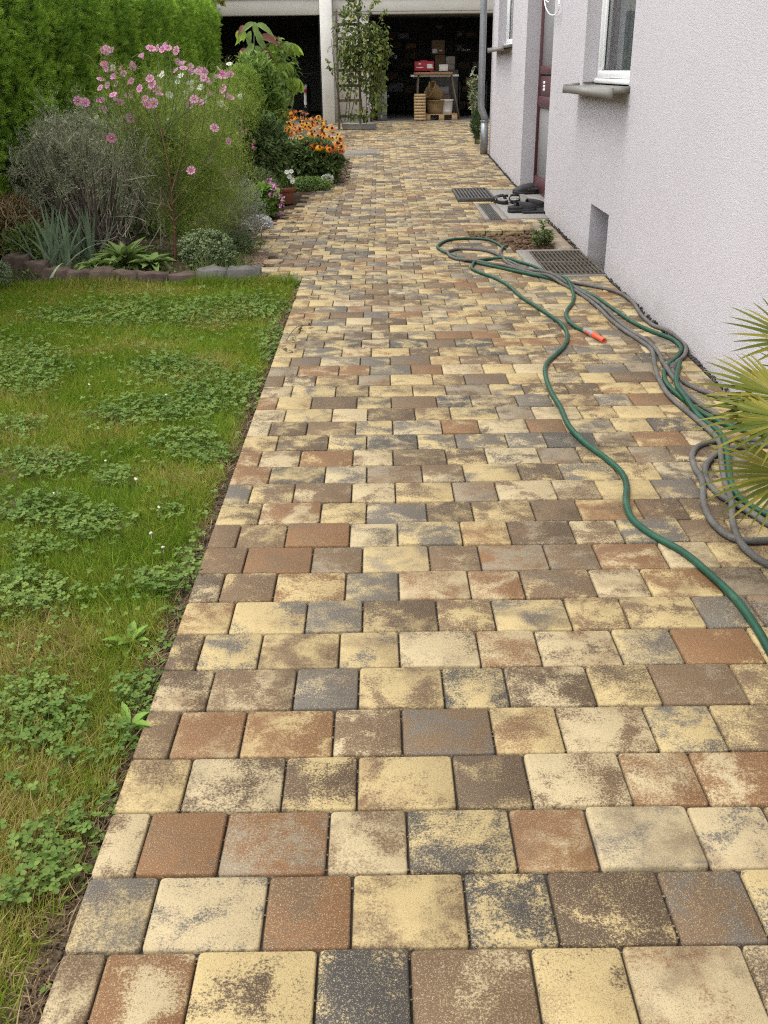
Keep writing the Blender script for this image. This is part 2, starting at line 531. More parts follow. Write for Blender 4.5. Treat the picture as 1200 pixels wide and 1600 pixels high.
# ================================================================== the house
M_STUC = NT('mauve_render')
v = M_STUC.pos()
a = M_STUC.noise(v, 0.7, 4); g1 = M_STUC.noise(v, 115, 4, 0.7); vo = M_STUC.n('TexVoronoi'); M_STUC.l(v, vo.inputs['Vector']); vo.inputs['Scale'].default_value = 150
col = M_STUC.ramp(a, [(0.3, (.490, .462, .482)), (0.7, (.528, .500, .520))])
col = M_STUC.mix(M_STUC.math('MULTIPLY', M_STUC.sstep(g1, .50, .34), .20), col, (.36, .335, .345))
col = M_STUC.mix(M_STUC.math('MULTIPLY', M_STUC.sstep(M_STUC.noise(v, 3.2, 5, .65), .52, .75), .10), col, (.44, .41, .40))
# splash dirt close to the ground, with a ragged upper edge
sx_ = M_STUC.n('SeparateXYZ'); M_STUC.l(v, sx_.inputs[0])
hgt = M_STUC.math('ADD', sx_.outputs[2], M_STUC.math('MULTIPLY', M_STUC.noise(v, 5, 5), -0.28))
col = M_STUC.mix(M_STUC.math('MULTIPLY', M_STUC.sstep(hgt, 0.02, -0.12), 0.35), col, (.36, .33, .29))
M_STUC.bump(M_STUC.math('ADD', g1, M_STUC.math('MULTIPLY', vo.outputs['Distance'], 0.4)), 1.0, 0.0042)
M_STUC = M_STUC.fin(col, 0.92, 0.15)
M_WHITE = plain('white_pvc', (.80, .80, .79), 0.3, 0.03, 4, 0.4)
M_GREYMET = plain('coated_aluminium', (.20, .194, .175), 0.5, 0.03, 3, 0.25)
M_BURG = plain('burgundy_paint', (.080, .022, .027), 0.45, 0.10, 10, 0.4)
M_DARK = plain('black_rubber', (.018, .018, .019), 0.6, 0.3, 20, 0.3)
M_ZINC = plain('weathered_zinc', (.27, .28, .29), 0.42, 0.18, 7, 0.5, metal=0.55)
M_CONC = plain('concrete', (.20, .185, .165), 0.9, 0.22, 6, 0.2, bump=0.5, bscale=120)
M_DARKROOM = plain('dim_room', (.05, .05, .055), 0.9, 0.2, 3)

n = NT('window_glass')
n.fin((.9, .95, .93), 0.02, 0.5)
tr = n.n('BsdfTransparent'); tr.inputs['Color'].default_value = (.82, .86, .85, 1)
gl = n.n('BsdfGlossy'); gl.inputs['Roughness'].default_value = 0.02
lw = n.n('LayerWeight'); lw.inputs['Blend'].default_value = 0.35
mx = n.n('MixShader'); n.l(n.math('ADD', n.math('MULTIPLY', lw.outputs['Fresnel'], 0.8), 0.06, clamp=True), mx.inputs[0])
n.l(tr.outputs[0], mx.inputs[1]); n.l(gl.outputs[0], mx.inputs[2]); n.l(mx.outputs[0], n.out.inputs['Surface'])
M_GLASS = n.m
M_FROST = plain('frosted_glass', (.30, .30, .305), 0.28, 0.06, 3, 0.5)
M_CURT = plain('grey_curtain', (.42, .42, .43), 0.9, 0.08, 5, 0.1)

YF = 16.06                                               # far corner of the house
house = thing('house', 'mauve rendered house with burgundy door and white windows right of the path', 'house', (1.7, 6.0, 0))
def HW(y, z, off=0.0): return np.array([wallx(y) + off, y, z])

w1 = (6.785, 8.435, 1.215, 2.45)      # near window (y0, y1, z0, z1)
w2 = (13.46, 15.21, 1.60, 2.75)       # far window
dr = (10.09, 12.065, -0.02, 2.50)     # door recess
bw = (7.068, 7.723, -0.30, 0.385)     # basement recess
low = lambda h: (h[0], h[1], h[2] - .04, h[3])
holes = [(low(w1), .145), (low(w2), .145), (dr, .185), (bw, .34)]
ysp = sorted({-4.0, YF, *[h[0][0] for h in holes], *[h[0][1] for h in holes]})
zsp = sorted({-0.45, 5.6, *[h[0][2] for h in holes], *[h[0][3] for h in holes]})
mb = MB()
for ya, yb in zip(ysp, ysp[1:]):
    for za, zb in zip(zsp, zsp[1:]):
        ym, zm = (ya + yb) / 2, (za + zb) / 2
        if any(h[0] < ym < h[1] and h[2] < zm < h[3] for h, _ in holes): continue
        mb.quad(HW(yb, za), HW(ya, za), HW(ya, zb), HW(yb, zb))
for (ya, yb, za, zb), dp in holes:
    mb.quad(HW(yb, za), HW(yb, zb), HW(yb, zb, dp), HW(yb, za, dp))       # far reveal
    mb.quad(HW(ya, zb), HW(ya, za), HW(ya, za, dp), HW(ya, zb, dp))
    mb.quad(HW(yb, zb), HW(ya, zb), HW(ya, zb, dp), HW(yb, zb, dp))       # head
    mb.quad(HW(ya, za), HW(yb, za), HW(yb, za, dp), HW(ya, za, dp))       # foot
XB = 9.0
mb.quad((wallx(YF), YF, -.45), (wallx(YF), YF, 5.6), (XB, YF, 5.6), (XB, YF, -.45))
mb.quad((XB, YF, -.45), (XB, YF, 5.6), (XB, -4, 5.6), (XB, -4, -.45))
mb.quad((wallx(-4), -4, 5.6), (wallx(-4), -4, -.45), (XB, -4, -.45), (XB, -4, 5.6))
mk('wall', mb, M_STUC, house)
# roof, high above the picture
mb = MB()
xe, xm = wallx(6) - 0.45, 5.3
for s, x in ((-1, xe), (1, XB + .45)):
    mb.add([(x, -4.4, 5.45), (x, YF + .4, 5.45), (xm, YF + .4, 8.2), (xm, -4.4, 8.2), (x, -4.4, 5.60), (x, YF + .4, 5.60), (xm, YF + .4, 8.38), (xm, -4.4, 8.38)],
           np.array([[0, 1, 2, 3], [7, 6, 5, 4], [0, 4, 5, 1], [1, 5, 6, 2], [2, 6, 7, 3], [3, 7, 4, 0]]))
mb.add([(wallx(YF), YF, 5.6), (XB, YF, 5.6), (xm, YF, 8.2)], np.array([[0, 1, 2]]))
mb.add([(wallx(-4), -4, 5.6), (XB, -4, 5.6), (xm, -4, 8.2)], np.array([[0, 1, 2]]))
mk('roof', mb, plain('roof_tile', (.20, .09, .06), 0.85, 0.3, 12), house)

def window(h, ndiv, dp):
    ya, yb, za, zb = h
    fr = MB(); t = 0.034
    for (p0, p1, q0, q1) in ((ya, yb, za, za + t), (ya, yb, zb - t, zb), (ya, ya + t, za + t, zb - t), (yb - t, yb, za + t, zb - t)):
        fr.bbox(HW(p0, q0, dp - .035) + [0, .001, 0], HW(p0, q1, dp + .04) * [1, 0, 1] + [0, p1 - .001, 0], 0.005)
    f = mk('window', fr, M_WHITE, house)
    w = (yb - ya - 2 * t) / ndiv
    for k in range(ndiv):
        a, b = ya + t + k * w + .004, ya + t + (k + 1) * w - .004
        s = MB(); u = 0.052; c, d = za + t + .004, zb - t - .004
        for (p0, p1, q0, q1) in ((a, b, c, c + u), (a, b, d - u, d), (a, a + u, c + u, d - u), (b - u, b, c + u, d - u)):
            s.bbox(HW(p0, q0, dp - .018), HW(p0, q1, dp + .03) * [1, 0, 1] + [0, p1, 0], 0.006)
        mk('sash', s, M_WHITE, f)
        g = MB(); g.quad(HW(b - u, c + u, dp + .006), HW(a + u, c + u, dp + .006), HW(a + u, d - u, dp + .006), HW(b - u, d - u, dp + .006))
        mk('pane', g, M_GLASS, f)
        gk = MB(); e = 0.007
        for (p0, p1, q0, q1) in ((a + u, b - u, c + u, c + u + e), (a + u, b - u, d - u - e, d - u), (a + u, a + u + e, c + u, d - u), (b - u - e, b - u, c + u, d - u)):
            gk.bbox(HW(p0, q0, dp + .001), HW(p0, q1, dp + .005) * [1, 0, 1] + [0, p1, 0], 0.001)
        mk('gasket', gk, M_DARK, f)
    # curtain and dim room behind
    cu = MB()
    ys = np.linspace(ya, yb, 90); xo = dp + .12 + .035 * np.sin(np.arange(90) * .9) + .012 * np.sin(np.arange(90) * 2.3)
    V = np.array([[HW(y, za, o), HW(y, zb, o)] for y, o in zip(ys, xo)]).reshape(-1, 3)
    i = np.arange(89) * 2
    cu.add(V, np.stack([i, i + 2, i + 3, i + 1], 1))
    mk('curtain', cu, M_CURT, f, smooth=True)
    # outer sill: sloping tray, front lip, raised end caps
    s = MB(); o0, o1 = -.125, dp + .03
    y0, y1 = ya - .045, yb + .13
    zt = za - .004
    def SP(y, o, z): return HW(y, z, o)
    def slab(y_a, y_b, oa, ob, z0a, z0b, z1a, z1b):
        V = [SP(y_a, oa, z0a), SP(y_b, oa, z0a), SP(y_b, ob, z0b), SP(y_a, ob, z0b), SP(y_a, oa, z1a), SP(y_b, oa, z1a), SP(y_b, ob, z1b), SP(y_a, ob, z1b)]
        s.add(V, np.array([[0, 1, 2, 3], [7, 6, 5, 4], [0, 4, 5, 1], [1, 5, 6, 2], [2, 6, 7, 3], [3, 7, 4, 0]]))
    slab(y0 + .022, y1 - .022, o0, o1, zt - .032, zt - .012, zt - .020, zt)
    slab(y0 + .022, y1 - .022, o0 - .004, o0 + .008, zt - .066, zt - .066, zt - .016, zt - .016)
    for y_a, y_b in ((y0, y0 + .02), (y1 - .02, y1)):
        slab(y_a, y_b, o0 - .008, o0 + .02, zt - .070, zt - .070, zt - .005, zt - .003)
        slab(y_a, y_b, o0 + .0205, -.003, zt - .036, zt - .030, zt - .003, zt + .008)
    mk('sill', s, M_GREYMET, house)
    for y in (ya + .002, yb - .016):
        mk('sill_trim', MB().bbox(HW(y, za + .001, .002), HW(y + .014, za + .014, dp - .04)), M_GREYMET, house)
window(w1, 1, .145); window(w2, 2, .145)

# door: burgundy frame, frosted lights, letterbox band with three small square lights
ya, yb, za, zb = dr; dp = .185
yb_, z_ = WP(848, 103, dp)
zA, zB, zC, zD = [WP(848, q, dp)[1] for q in (103, 118, 150, 168)]
zK = WP(842, 276, dp)[1]
f = MB()
for (p0, p1, q0, q1) in ((ya, ya + .06, za, zb), (yb - .03, yb, za, zb), (ya + .06, yb - .03, zb - .06, zb)):
    f.bbox(HW(p0, q0, dp - .03), HW(p0, q1, dp + .05) * [1, 0, 1] + [0, p1, 0], 0.004)
door = mk('door', f, M_BURG, house)
pn = MB()
a, b = ya + .065, yb - .033
for (p0, p1, q0, q1) in ((a, b, za + .02, zK), (a, b, zA, zB + 0.012), (a, b, zD, zC), (a, b, zB + .012, zA - .0) if False else (a, b, zb - .17, zb - .065), (a, a + .09, zK, zD), (b - .035, b, zK, zD), (a, a + .09, zA, zb - .17), (b - .035, b, zA, zb - .17)):
    q0, q1 = min(q0, q1), max(q0, q1)
    pn.bbox(HW(p0, q0, dp), HW(p0, q1, dp + .045) * [1, 0, 1] + [0, p1, 0], 0.005)
pn.bbox(HW(a, zC, dp + .012), HW(a, zB, dp + .04) * [1, 0, 1] + [0, b, 0], 0.004)
mk('door_leaf', pn, M_BURG, door)
gp = MB()
for q0, q1 in ((zK, zD), (zA, zb - .17)):
    gp.bbox(HW(a + .09, q0, dp + .018), HW(a, q1, dp + .03) * [1, 0, 1] + [0, b - .035, 0], .002)
mk('frosted_pane', gp, M_FROST, door)
for (px, py) in ((853.2, 129), (853, 135), (852.7, 140.3)):
    y, z = WP(px, py, dp + .010)
    x_ = wallx(ya + .065) + dp
    q = MB().bbox((x_ + .006, y - .06, z - .014), (x_ + .0115, y + .06, z + .014), .002)
    mk('square_light', q, M_WHITE, door)
# basement light behind the recess
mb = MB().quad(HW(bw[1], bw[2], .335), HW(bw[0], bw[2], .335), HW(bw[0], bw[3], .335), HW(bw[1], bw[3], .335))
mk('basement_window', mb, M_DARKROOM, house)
# downpipe on its standpipe at the far corner
def wall_pt(px, py, Y): return PY(px, py, Y)
Yp = YF - .10
xa = float(wallx(Yp)) - .075
zs0 = float(zg(Yp))
dpipe = MB()
top = np.array([xa - .075, Yp, 5.4]); zbend = PY(757, 187, Yp)[2]
dpipe.tube([(xa - .075, Yp, 5.4), (xa - .075, Yp, 3), (xa - .075, Yp, zbend + .20), (xa - .068, Yp, zbend + .15), (xa - .022, Yp, zbend + .05), (xa - .012, Yp, zbend - .02)], .050, 14)
pipe = mk('downpipe', dpipe, M_ZINC, house, smooth=True)
mk('standpipe', MB().tube([(xa - .012, Yp, zbend - .015), (xa - .012, Yp, zs0 - .02)], .058, 14), M_ZINC, pipe, smooth=True)
mk('collar', MB().lathe((xa - .012, Yp, zbend - .03), [(.055, 0), (.066, .002), (.066, .018), (.055, .02)], 16), M_ZINC, pipe, smooth=True)
# loop of cable above the near side of the door
yq, zq = WP(860, 2, -.02)
pts = [HW(*WP(px, py, -.03), -.03) for px, py in ((850, -18), (851, 0), (853, 12), (859, 22), (866, 23.5), (872, 18), (874, 6), (873, -14))]
mk('cable', MB().tube(catmull(pts, 6), .006, 6).tube(catmull([HW(*WP(px, py, -.03), -.03) for px, py in ((848, -10), (853, 0), (858, 3), (861, -6), (857, -14))], 5), .006, 6), M_WHITE, house, smooth=True)

# ================================================================== threshold, drains, light well
M_GRAN = NT('grey_granite'); v = M_GRAN.pos()
vo = M_GRAN.noise(v, 300, 2, .7)
col = M_GRAN.ramp(vo, [(.32, (.075, .073, .07)), (.5, (.205, .195, .18)), (.68, (.33, .315, .29))])
M_GRAN = M_GRAN.fin(M_GRAN.mix(M_GRAN.math('MULTIPLY', M_GRAN.noise(v, 4, 4), .35), col, (.20, .19, .17)), .75, .3)
M_STEEL = plain('galvanised_steel', (.075, .071, .065), 0.65, 0.35, 30, 0.2)
M_RUSTY = plain('weathered_grating', (.115, .098, .080), 0.75, 0.35, 40, 0.15)
z12 = float(zg(10.9))
step = thing('doorstep', 'grey granite slabs of the doorstep in front of the burgundy door', 'doorstep', (1.5, 10.9, z12))
for a, b in ((9.70, 10.85), (10.856, 12.0)):
    mb = MB()
    for q in (0,):
        mb.bbox((1.262, a, float(zg(a)) - .06), (wallx(a) + (.0 if a < 9.7 else -.004), b, float(zg((a + b) / 2)) + .006), .004)
    mk('slab', mb, M_GRAN, step)
mk('slab', MB().bbox((wallx(11) + .001 - .004, 10.10, z12 - .06), (wallx(11) + .18, 12.05, z12 + .005), .003), M_GRAN, step)
mk('door_mat', MB().bbox((1.43, 9.99, z12 + .0075), (wallx(10) + .16, 10.74, z12 + .018), .004), plain('black_mat', (.03, .03, .032), .95, .3, 90, .1, bump=.8, bscale=200), None,
   label='thin black doormat lying in the door recess under the clogs', cat='doormat')

ch = thing('drain_channel', 'narrow slotted drain channel with grey concrete edges beside the doorstep', 'drain', (1.14, 10.3, float(zg(10.3))))
zc = float(zg(10.3))
mk('edge', MB().bbox((1.034, 9.69, zc - .08), (1.078, 10.95, zc + .002), .004), M_CONC, ch)
mk('edge', MB().bbox((1.196, 9.69, zc - .08), (1.257, 10.95, zc + .002), .004), M_CONC, ch)
mk('rail', MB().bbox((1.080, 9.69, zc - .05), (1.088, 10.95, zc + .001), .001), M_STEEL, ch)
mk('rail', MB().bbox((1.186, 9.69, zc - .05), (1.194, 10.95, zc + .001), .001), M_STEEL, ch)
mk('gutter', MB().bbox((1.09, 9.70, zc - .08), (1.184, 10.94, zc - .045), .004), M_DARK, ch)
g = MB()
for x in np.linspace(1.1, 1.175, 5): g.bbox((x - .0045, 9.70, zc - .02), (x + .0045, 10.94, zc), .001)
mk('grating', g, M_STEEL, ch)
mk('crossbar', MB().bbox((1.09, 10.10, zc - .018), (1.184, 10.125, zc - .0005), .002), M_STEEL, ch)

# foot grate: shallow tray of ribs lying on the paving
q = [G(707.6, 297.4), G(763.4, 296.8), G(770.5, 313.8), G(713.8, 315.8)]
xa_, xb_ = .868, 1.276; ya_, yb_ = 10.98, 11.94; zf = float(zg(11.45))
fg = thing('foot_grate', 'dark ribbed metal boot grate lying on the pavers left of the doorstep', 'grate', (1.07, 11.45, zf))
fr = MB()
zt = zf + .034
for (x0, x1, y0, y1) in ((xa_, xb_, ya_, ya_ + .022), (xa_, xb_, yb_ - .022, yb_), (xa_, xa_ + .022, ya_ + .022, yb_ - .022), (xb_ - .022, xb_, ya_ + .022, yb_ - .022)):
    fr.bbox((x0, y0, zf - .01), (x1, y1, zt), .003)
mk('frame', fr, M_STEEL, fg)
mk('tray', MB().bbox((xa_ + .022, ya_ + .022, zf - .005), (xb_ - .022, yb_ - .022, zf + .006), .001), M_DARK, fg)
bar = None
for x in np.linspace(xa_ + .055, xb_ - .055, 9):
    if bar is None:
        bar = mk('rib', MB().bbox((x - .010, ya_ + .024, zf + .007), (x + .010, yb_ - .024, zt - .003), .004), M_STEEL, fg); x0r = x
    else:
        o = bar.copy(); COL.objects.link(o); o.parent = fg; o.location = (x - x0r, 0, 0)

# light well of the basement window
lw_ = thing('light_well', 'rusty steel grating over the light well under the basement opening', 'grating', (1.4, 7.45, 0))
rim = MB()
rim.bbox((1.103, 6.96, -.30), (1.198, 7.93, .003), .006)
rim.bbox((1.103, 7.932, -.30), (wallx(7.9) - .01, 7.985, .003), .006)
rim.bbox((1.103, 6.925, -.30), (wallx(6.9) - .01, 6.957, -.002), .004)
mk('concrete_rim', rim, M_CONC, lw_)
mk('pit', MB().bbox((1.15, 6.95, -.40), (wallx(7.4) + .33, 7.95, -.16), .01), plain('pit_litter', (.045, .032, .024), .95, .5, 30, .1, bump=1, bscale=60), lw_)
for (y0, y1) in ((6.965, 7.44), (7.447, 7.925)):
    fr = MB(); x0, x1 = 1.203, 1.604; zt = .004
    for (a0, a1, b0, b1) in ((x0, x1, y0, y0 + .006), (x0, x1, y1 - .006, y1), (x0, x0 + .006, y0 + .006, y1 - .006), (x1 - .006, x1, y0 + .006, y1 - .006)):
        fr.bbox((a0, b0, -.026), (a1, b1, zt), .001)
    pnl = mk('grating_panel', fr, M_RUSTY, lw_)
    b0 = None
    for x in np.linspace(x0 + .032, x1 - .032, 12):
        if b0 is None:
            b0 = mk('bar', MB().bbox((x - .0017, y0 + .006, -.022), (x + .0017, y1 - .006, zt - .001), .0006), M_RUSTY, pnl); xb = x
        else:
            o = b0.copy(); COL.objects.link(o); o.parent = pnl; o.location = (x - xb, 0, 0)
    for y in np.linspace(y0 + .12, y1 - .12, 2):
        mk('cross_rod', MB().bbox((x0 + .006, y - .0013, -.008), (x1 - .006, y + .0013, zt - .002), .0005), M_RUSTY, pnl)

# manhole cover far up the path
mh = thing('drain_cover', 'small grey slotted drain cover set in the far paving', 'drain cover', (-.25, 16.4, float(zg(16.4))))
zm = float(zg(16.4))
mk('frame', MB().bbox((-.53, 16.0, zm - .03), (.04, 16.75, zm + .006), .004), M_CONC, mh)
sl = MB()
for y in np.linspace(16.08, 16.67, 8): sl.bbox((-.48, y - .026, zm + .0065), (-.01, y + .026, zm + .014), .004)
mk('slats', sl, M_CONC, mh, kind='stuff')

# planting hole: loose soil, cut stones towards the wall
sl = MB()
xs, ys = np.linspace(.74, 1.66, 46), np.linspace(7.93, 9.6, 70)
X, Y = np.meshgrid(xs, ys)
Z = zg(Y) - .048 + rng.normal(size=X.shape) * .008 + .015 * np.clip((X - 1.15) / .4, 0, 1) + .010 * np.sin(X * 9 + 1) * np.sin(Y * 7)
i = (np.arange(69)[:, None] * 46 + np.arange(45)[None]).reshape(-1)
sl.add(np.stack([X, Y, Z], -1), np.stack([i, i + 1, i + 47, i + 46], -1))
M_HSOIL = plain('crumbly_soil', (.105, .068, .042), .95, .45, 22, .1, bump=1.0, bscale=70)
mk('soil', sl, M_HSOIL, smooth=True, kind='structure', label='bare crumbly brown soil in the square planting hole')
def rock(mb, c, s, seed=0, n=1):
    r = np.random.default_rng(seed)
    th, ph = np.meshgrid(np.arange(7) * 2 * math.pi / 7, np.linspace(.35, math.pi - .35, 4))
    V = np.stack([np.sin(ph) * np.cos(th), np.sin(ph) * np.sin(th), np.cos(ph)], -1).reshape(-1, 3)
    V = V * (1 + r.normal(size=(len(V), 3)) * .24) * np.asarray(s) + np.asarray(c)
    k = np.arange(7); k2 = (k + 1) % 7
    F = [np.concatenate([np.stack([k + 7 * j, k2 + 7 * j, k2 + 7 * (j + 1), k + 7 * (j + 1)], 1)[:, ::-1] for j in range(3)]), np.arange(7)[None], (np.arange(7)[::-1] + 21)[None]]
    mb.add(V, F)
cl = MB()
for k in range(420):
    x, y = random.uniform(.82, 1.42), random.uniform(7.99, 9.08)
    if (y < 8.58 and x < .97) or (y < 8.25 and x < 1.1): continue
    s = random.choice([.005, .007, .009, .013, .019])
    rock(cl, (x, y, float(zg(y)) - .040 + .015 * max(0, min(1, (x - 1.15) / .4)) + s * .3), (s, s * .9, s * .7), k)
mk('soil_clods', cl, M_HSOIL, kind='stuff', label='loose clods of brown soil in the square planting hole')
eg = thing('hole_edging', 'worn grey brown edging stones between the planting hole and the wall', 'edging', (1.53, 8.7, 0))
M_OLDST = plain('worn_stone', (.215, .175, .13), .9, .35, 14, .2, bump=.7, bscale=90)
y = 8.01
for dy in (.28, .30, .29, .30, .31):
    zz = float(zg(y))
    o = mk('edging_stone', MB().bbox((1.435 + random.uniform(-.01, .02), y, zz - .12), (wallx(y) - .045, y + dy - .012, zz + random.uniform(.004, .02)), .018), M_OLDST, eg, smooth=False)
    y += dy
# sand and crumbs caught in the joints
jc = MB()
near_ = [c for c in cells if c[2] < 5.5]
for k in range(2600):
    c = near_[int(len(near_) * random.random() ** 1.4)]
    if random.random() < .6: x, y = random.uniform(c[0], c[1]), c[2] + random.gauss(0, .0012)
    else: x, y = c[0] + random.gauss(0, .0012), random.uniform(c[2], c[3])
    if x < -.53 or x > wallx(y) - .05: continue
    s = random.choice([.0012, .0016, .0022]); rock(jc, (x, y, float(zg(y)) - .006 + random.uniform(-.002, .004)), (s * 1.6, s, s * .8), k)
mk('joint_sand', jc, plain('joint_grit', (.16, .125, .085), .95, .5, 200, .1), kind='stuff', label='grit and sand lying in the joints of the paving')
# dark fleece and gravel showing in the joint at the wall foot
fl = MB()
for k in range(1500):
    y = random.uniform(.5, 16); s = random.choice([.004, .005, .007, .009]) * (1.5 if 4.5 < y < 5.1 else 1)
    if 6.9 < y < 8 or 9.65 < y < 12.1: continue
    rock(fl, (wallx(y) - .018 + random.uniform(-.012, .012), y, float(zg(y)) - .012 + random.uniform(-.006, .008)), (s, s, s * .8), k)
mk('wall_foot_gravel', fl, plain('dark_gravel', (.045, .042, .04), .9, .5, 90, .2), kind='stuff', label='dark gravel in the joint along the foot of the house wall')

# ================================================================== the garage
YG = 23.0
ZF = float(zg(YG)) - .006
M_PLAST = plain('white_plaster', (.62, .605, .56), .9, .12, 3, .15, bump=.4, bscale=60)
M_LINT = plain('cream_fascia', (.52, .50, .45), .85, .07, 2, .2)
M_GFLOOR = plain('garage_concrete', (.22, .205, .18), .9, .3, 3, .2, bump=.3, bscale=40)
M_GWALL = plain('shade_grey_masonry', (.17, .165, .155), .95, .25, 2, .1)  # dark grey: the garage's inner shade is partly put into this colour
M_MAROON = plain('maroon_trim', (.10, .032, .028), .6, .15, 6, .3)
gar = thing('garage', 'white double garage with two open bays at the end of the path', 'garage', (-.5, YG, ZF))
TOP, OPEN = ZF + 2.40, ZF + 2.105
XA, XB_, XC, XD = -3.75, -1.16, -.145, 3.35
mk('pillar', MB().bbox((-1.150, YG - .40, -.1), (-.902, YG + .30, TOP - .003), .008), M_PLAST, gar)
mk('pier', MB().bbox((-.90, YG, -.1), (XC, YG + .30, OPEN), .006), M_LINT, gar)
mk('pier', MB().bbox((XA - .6, YG, -.1), (XA, YG + .30, OPEN), .006), M_LINT, gar)
mk('pier', MB().bbox((XD, YG, -.1), (XD + .4, YG + .30, OPEN), .006), M_LINT, gar)
l1 = mk('lintel', MB().bbox((XA - .6, YG - .02, OPEN + .001), (-1.152, YG + .30, TOP), .006), M_LINT, gar)
l2 = mk('lintel', MB().bbox((-.90, YG - .02, OPEN + .001), (XD + .4, YG + .30, TOP), .006), M_LINT, gar)
mk('board_joint', MB().bbox((-.90, YG - .028, OPEN + .048), (XD + .39, YG - .0205, OPEN + .056), .001), M_GWALL, l2)
mk('fascia', MB().bbox((XA - .8, YG - .07, TOP + .002), (XD + .6, YG + .3, TOP + .20), .01), M_MAROON, gar)
mk('roof', MB().bbox((XA - .8, YG - .10, TOP + .205), (XD + .6, YG + 7.2, TOP + .33), .01), M_GWALL, gar)
for x, nm in ((XA, 'door_track'), (XB_, 'door_track'), (XC, 'door_track'), (XD, 'door_track')):
    s = 1 if x in (XA, XC) else -1
    mk(nm, MB().bbox((x + s * .002, YG + .12, ZF), (x + s * .045, YG + .20, OPEN - .002), .004), M_DARK, gar)
sh = MB()
YB = YG + 6.6
sh.bbox((XA - .6, YB, -.1), (XD + .4, YB + .2, TOP), .01)
sh.bbox((XA - .6, YG + .301, -.1), (XA - .4, YB, TOP), .01)
sh.bbox((XD + .2, YG + .301, -.1), (XD + .4, YB, TOP), .01)
sh.bbox((-1.1, YG + .301, -.1), (-.92, YB, TOP), .01)
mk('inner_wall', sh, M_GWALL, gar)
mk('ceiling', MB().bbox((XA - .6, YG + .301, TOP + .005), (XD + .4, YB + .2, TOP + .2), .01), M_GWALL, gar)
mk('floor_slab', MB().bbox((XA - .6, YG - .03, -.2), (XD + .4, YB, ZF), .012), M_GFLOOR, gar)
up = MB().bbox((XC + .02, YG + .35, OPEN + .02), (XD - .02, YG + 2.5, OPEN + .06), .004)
mk('raised_door', up, M_GWALL, gar)

M_CARD = plain('cardboard', (.27, .165, .085), .85, .15, 6, .2)
M_CARDD = plain('old_cardboard', (.15, .10, .06), .9, .15, 6, .2)
M_WOOD = plain('pale_pine', (.40, .27, .135), .7, .2, 14, .3)
M_WOODD = plain('weathered_wood', (.16, .135, .10), .85, .3, 18, .2)
M_RED = plain('red_card', (.36, .030, .045), .6, .08, 5, .3)
M_OFFW = plain('off_white', (.66, .64, .60), .6, .08, 6, .3)
M_GREYP = plain('grey_plastic', (.20, .20, .205), .5, .1, 5, .4)

# steel shelving against the back wall
YS = YG + 4.2
def shelf_unit(x0, x1, zs, label, posts=True):
    t = thing('shelf_unit', label, 'shelving', ((x0 + x1) / 2, YS, ZF), 'steel shelving in the dark garage')
    for z in zs: mk('shelf', MB().bbox((x0, YS, z - .022), (x1, YS + .42, z), .003), M_STEEL, t)
    for x in (x0, x1):
        for y in (YS - .002, YS + .42): mk('post', MB().bbox((x - .018, y - .018, ZF), (x + .018, y + .018, max(zs) + .15), .002), M_STEEL, t)
zr = [PY(640, q, YS)[2] for q in (46.5, 61.5, 76.5, 92, 125, 146)]
x0, x1 = PY(602, 80, YS)[0], PY(655, 80, YS)[0]
shelf_unit(x0, x1, zr, 'steel shelf rack in the dark garage left of the trestle table')
x0, x1 = PY(712, 80, YS)[0], PY(775, 80, YS)[0]
shelf_unit(x0, x1, [PY(730, q, YS)[2] for q in (58, 80, 108, 144)], 'steel shelf rack in the dark garage behind the right end of the table')
def carton(px0, px1, py0, py1, Y, dp, mat, label, name='carton', cat='box', flaps=True, group='boxes stored in the garage'):
    a, b = PY(px0, py1, Y), PY(px1, py0, Y)
    t = thing(name, label, cat, (a[0], Y, a[2]), group)
    mk('body', MB().bbox((a[0], Y, a[2] + .001), (b[0], Y + dp, b[2]), .006), mat, t)
    return t, a, b
def part_on(t, px0, px1, py0, py1, Y, mat, name, dy=.003):
    a, b = PY(px0, py1, Y), PY(px1, py0, Y)
    mk(name, MB().bbox((a[0], Y - dy, a[2]), (b[0], Y - .0005, b[2]), .0008), mat, t)

for q, mt, lab in (((604, 618, 49, 61), M_CARDD, 'brown box at the left end of the topmost shelf of the left rack'), ((622, 640, 52, 61), M_GREYP, 'grey box in the middle of the topmost shelf of the left rack'),
                   ((606, 626, 66, 76), M_CARDD, 'brown box at the left end of the second shelf of the left rack'), ((634, 650, 68, 76), M_CARD, 'reddish box at the right end of the second shelf of the left rack'),
                   ((605, 614, 80, 91.5), M_GREYP, 'narrow grey box at the left end of the third shelf of the left rack'), ((632, 651, 83, 91.5), M_CARDD, 'wide brown box at the right end of the third shelf of the left rack'),
                   ((604, 622, 113, 124.5), M_CARDD, 'brown box at the left end of the fifth shelf of the left rack'), ((645, 653, 117, 124.5), M_GREYP, 'small grey box at the right end of the fifth shelf of the left rack'),
                   ((632, 652, 134, 145.5), M_CARDD, 'wide brown box on the lowest shelf of the left rack'),
                   ((714, 722, 48, 57.5), M_GREYP, 'small grey box on the topmost shelf of the right rack'), ((726, 744, 50, 57.5), M_CARDD, 'wide brown box on the topmost shelf of the right rack'),
                   ((716, 734, 98, 107.5), M_CARDD, 'brown box on the third shelf of the right rack'), ((738, 752, 96, 107.5), M_GREYP, 'grey box on the third shelf of the right rack'), ((722, 738, 134, 143.5), M_CARD, 'reddish box on the lowest shelf of the right rack')):
    carton(*q, YS + .06, .3, mt, lab, group='boxes on the steel shelving')
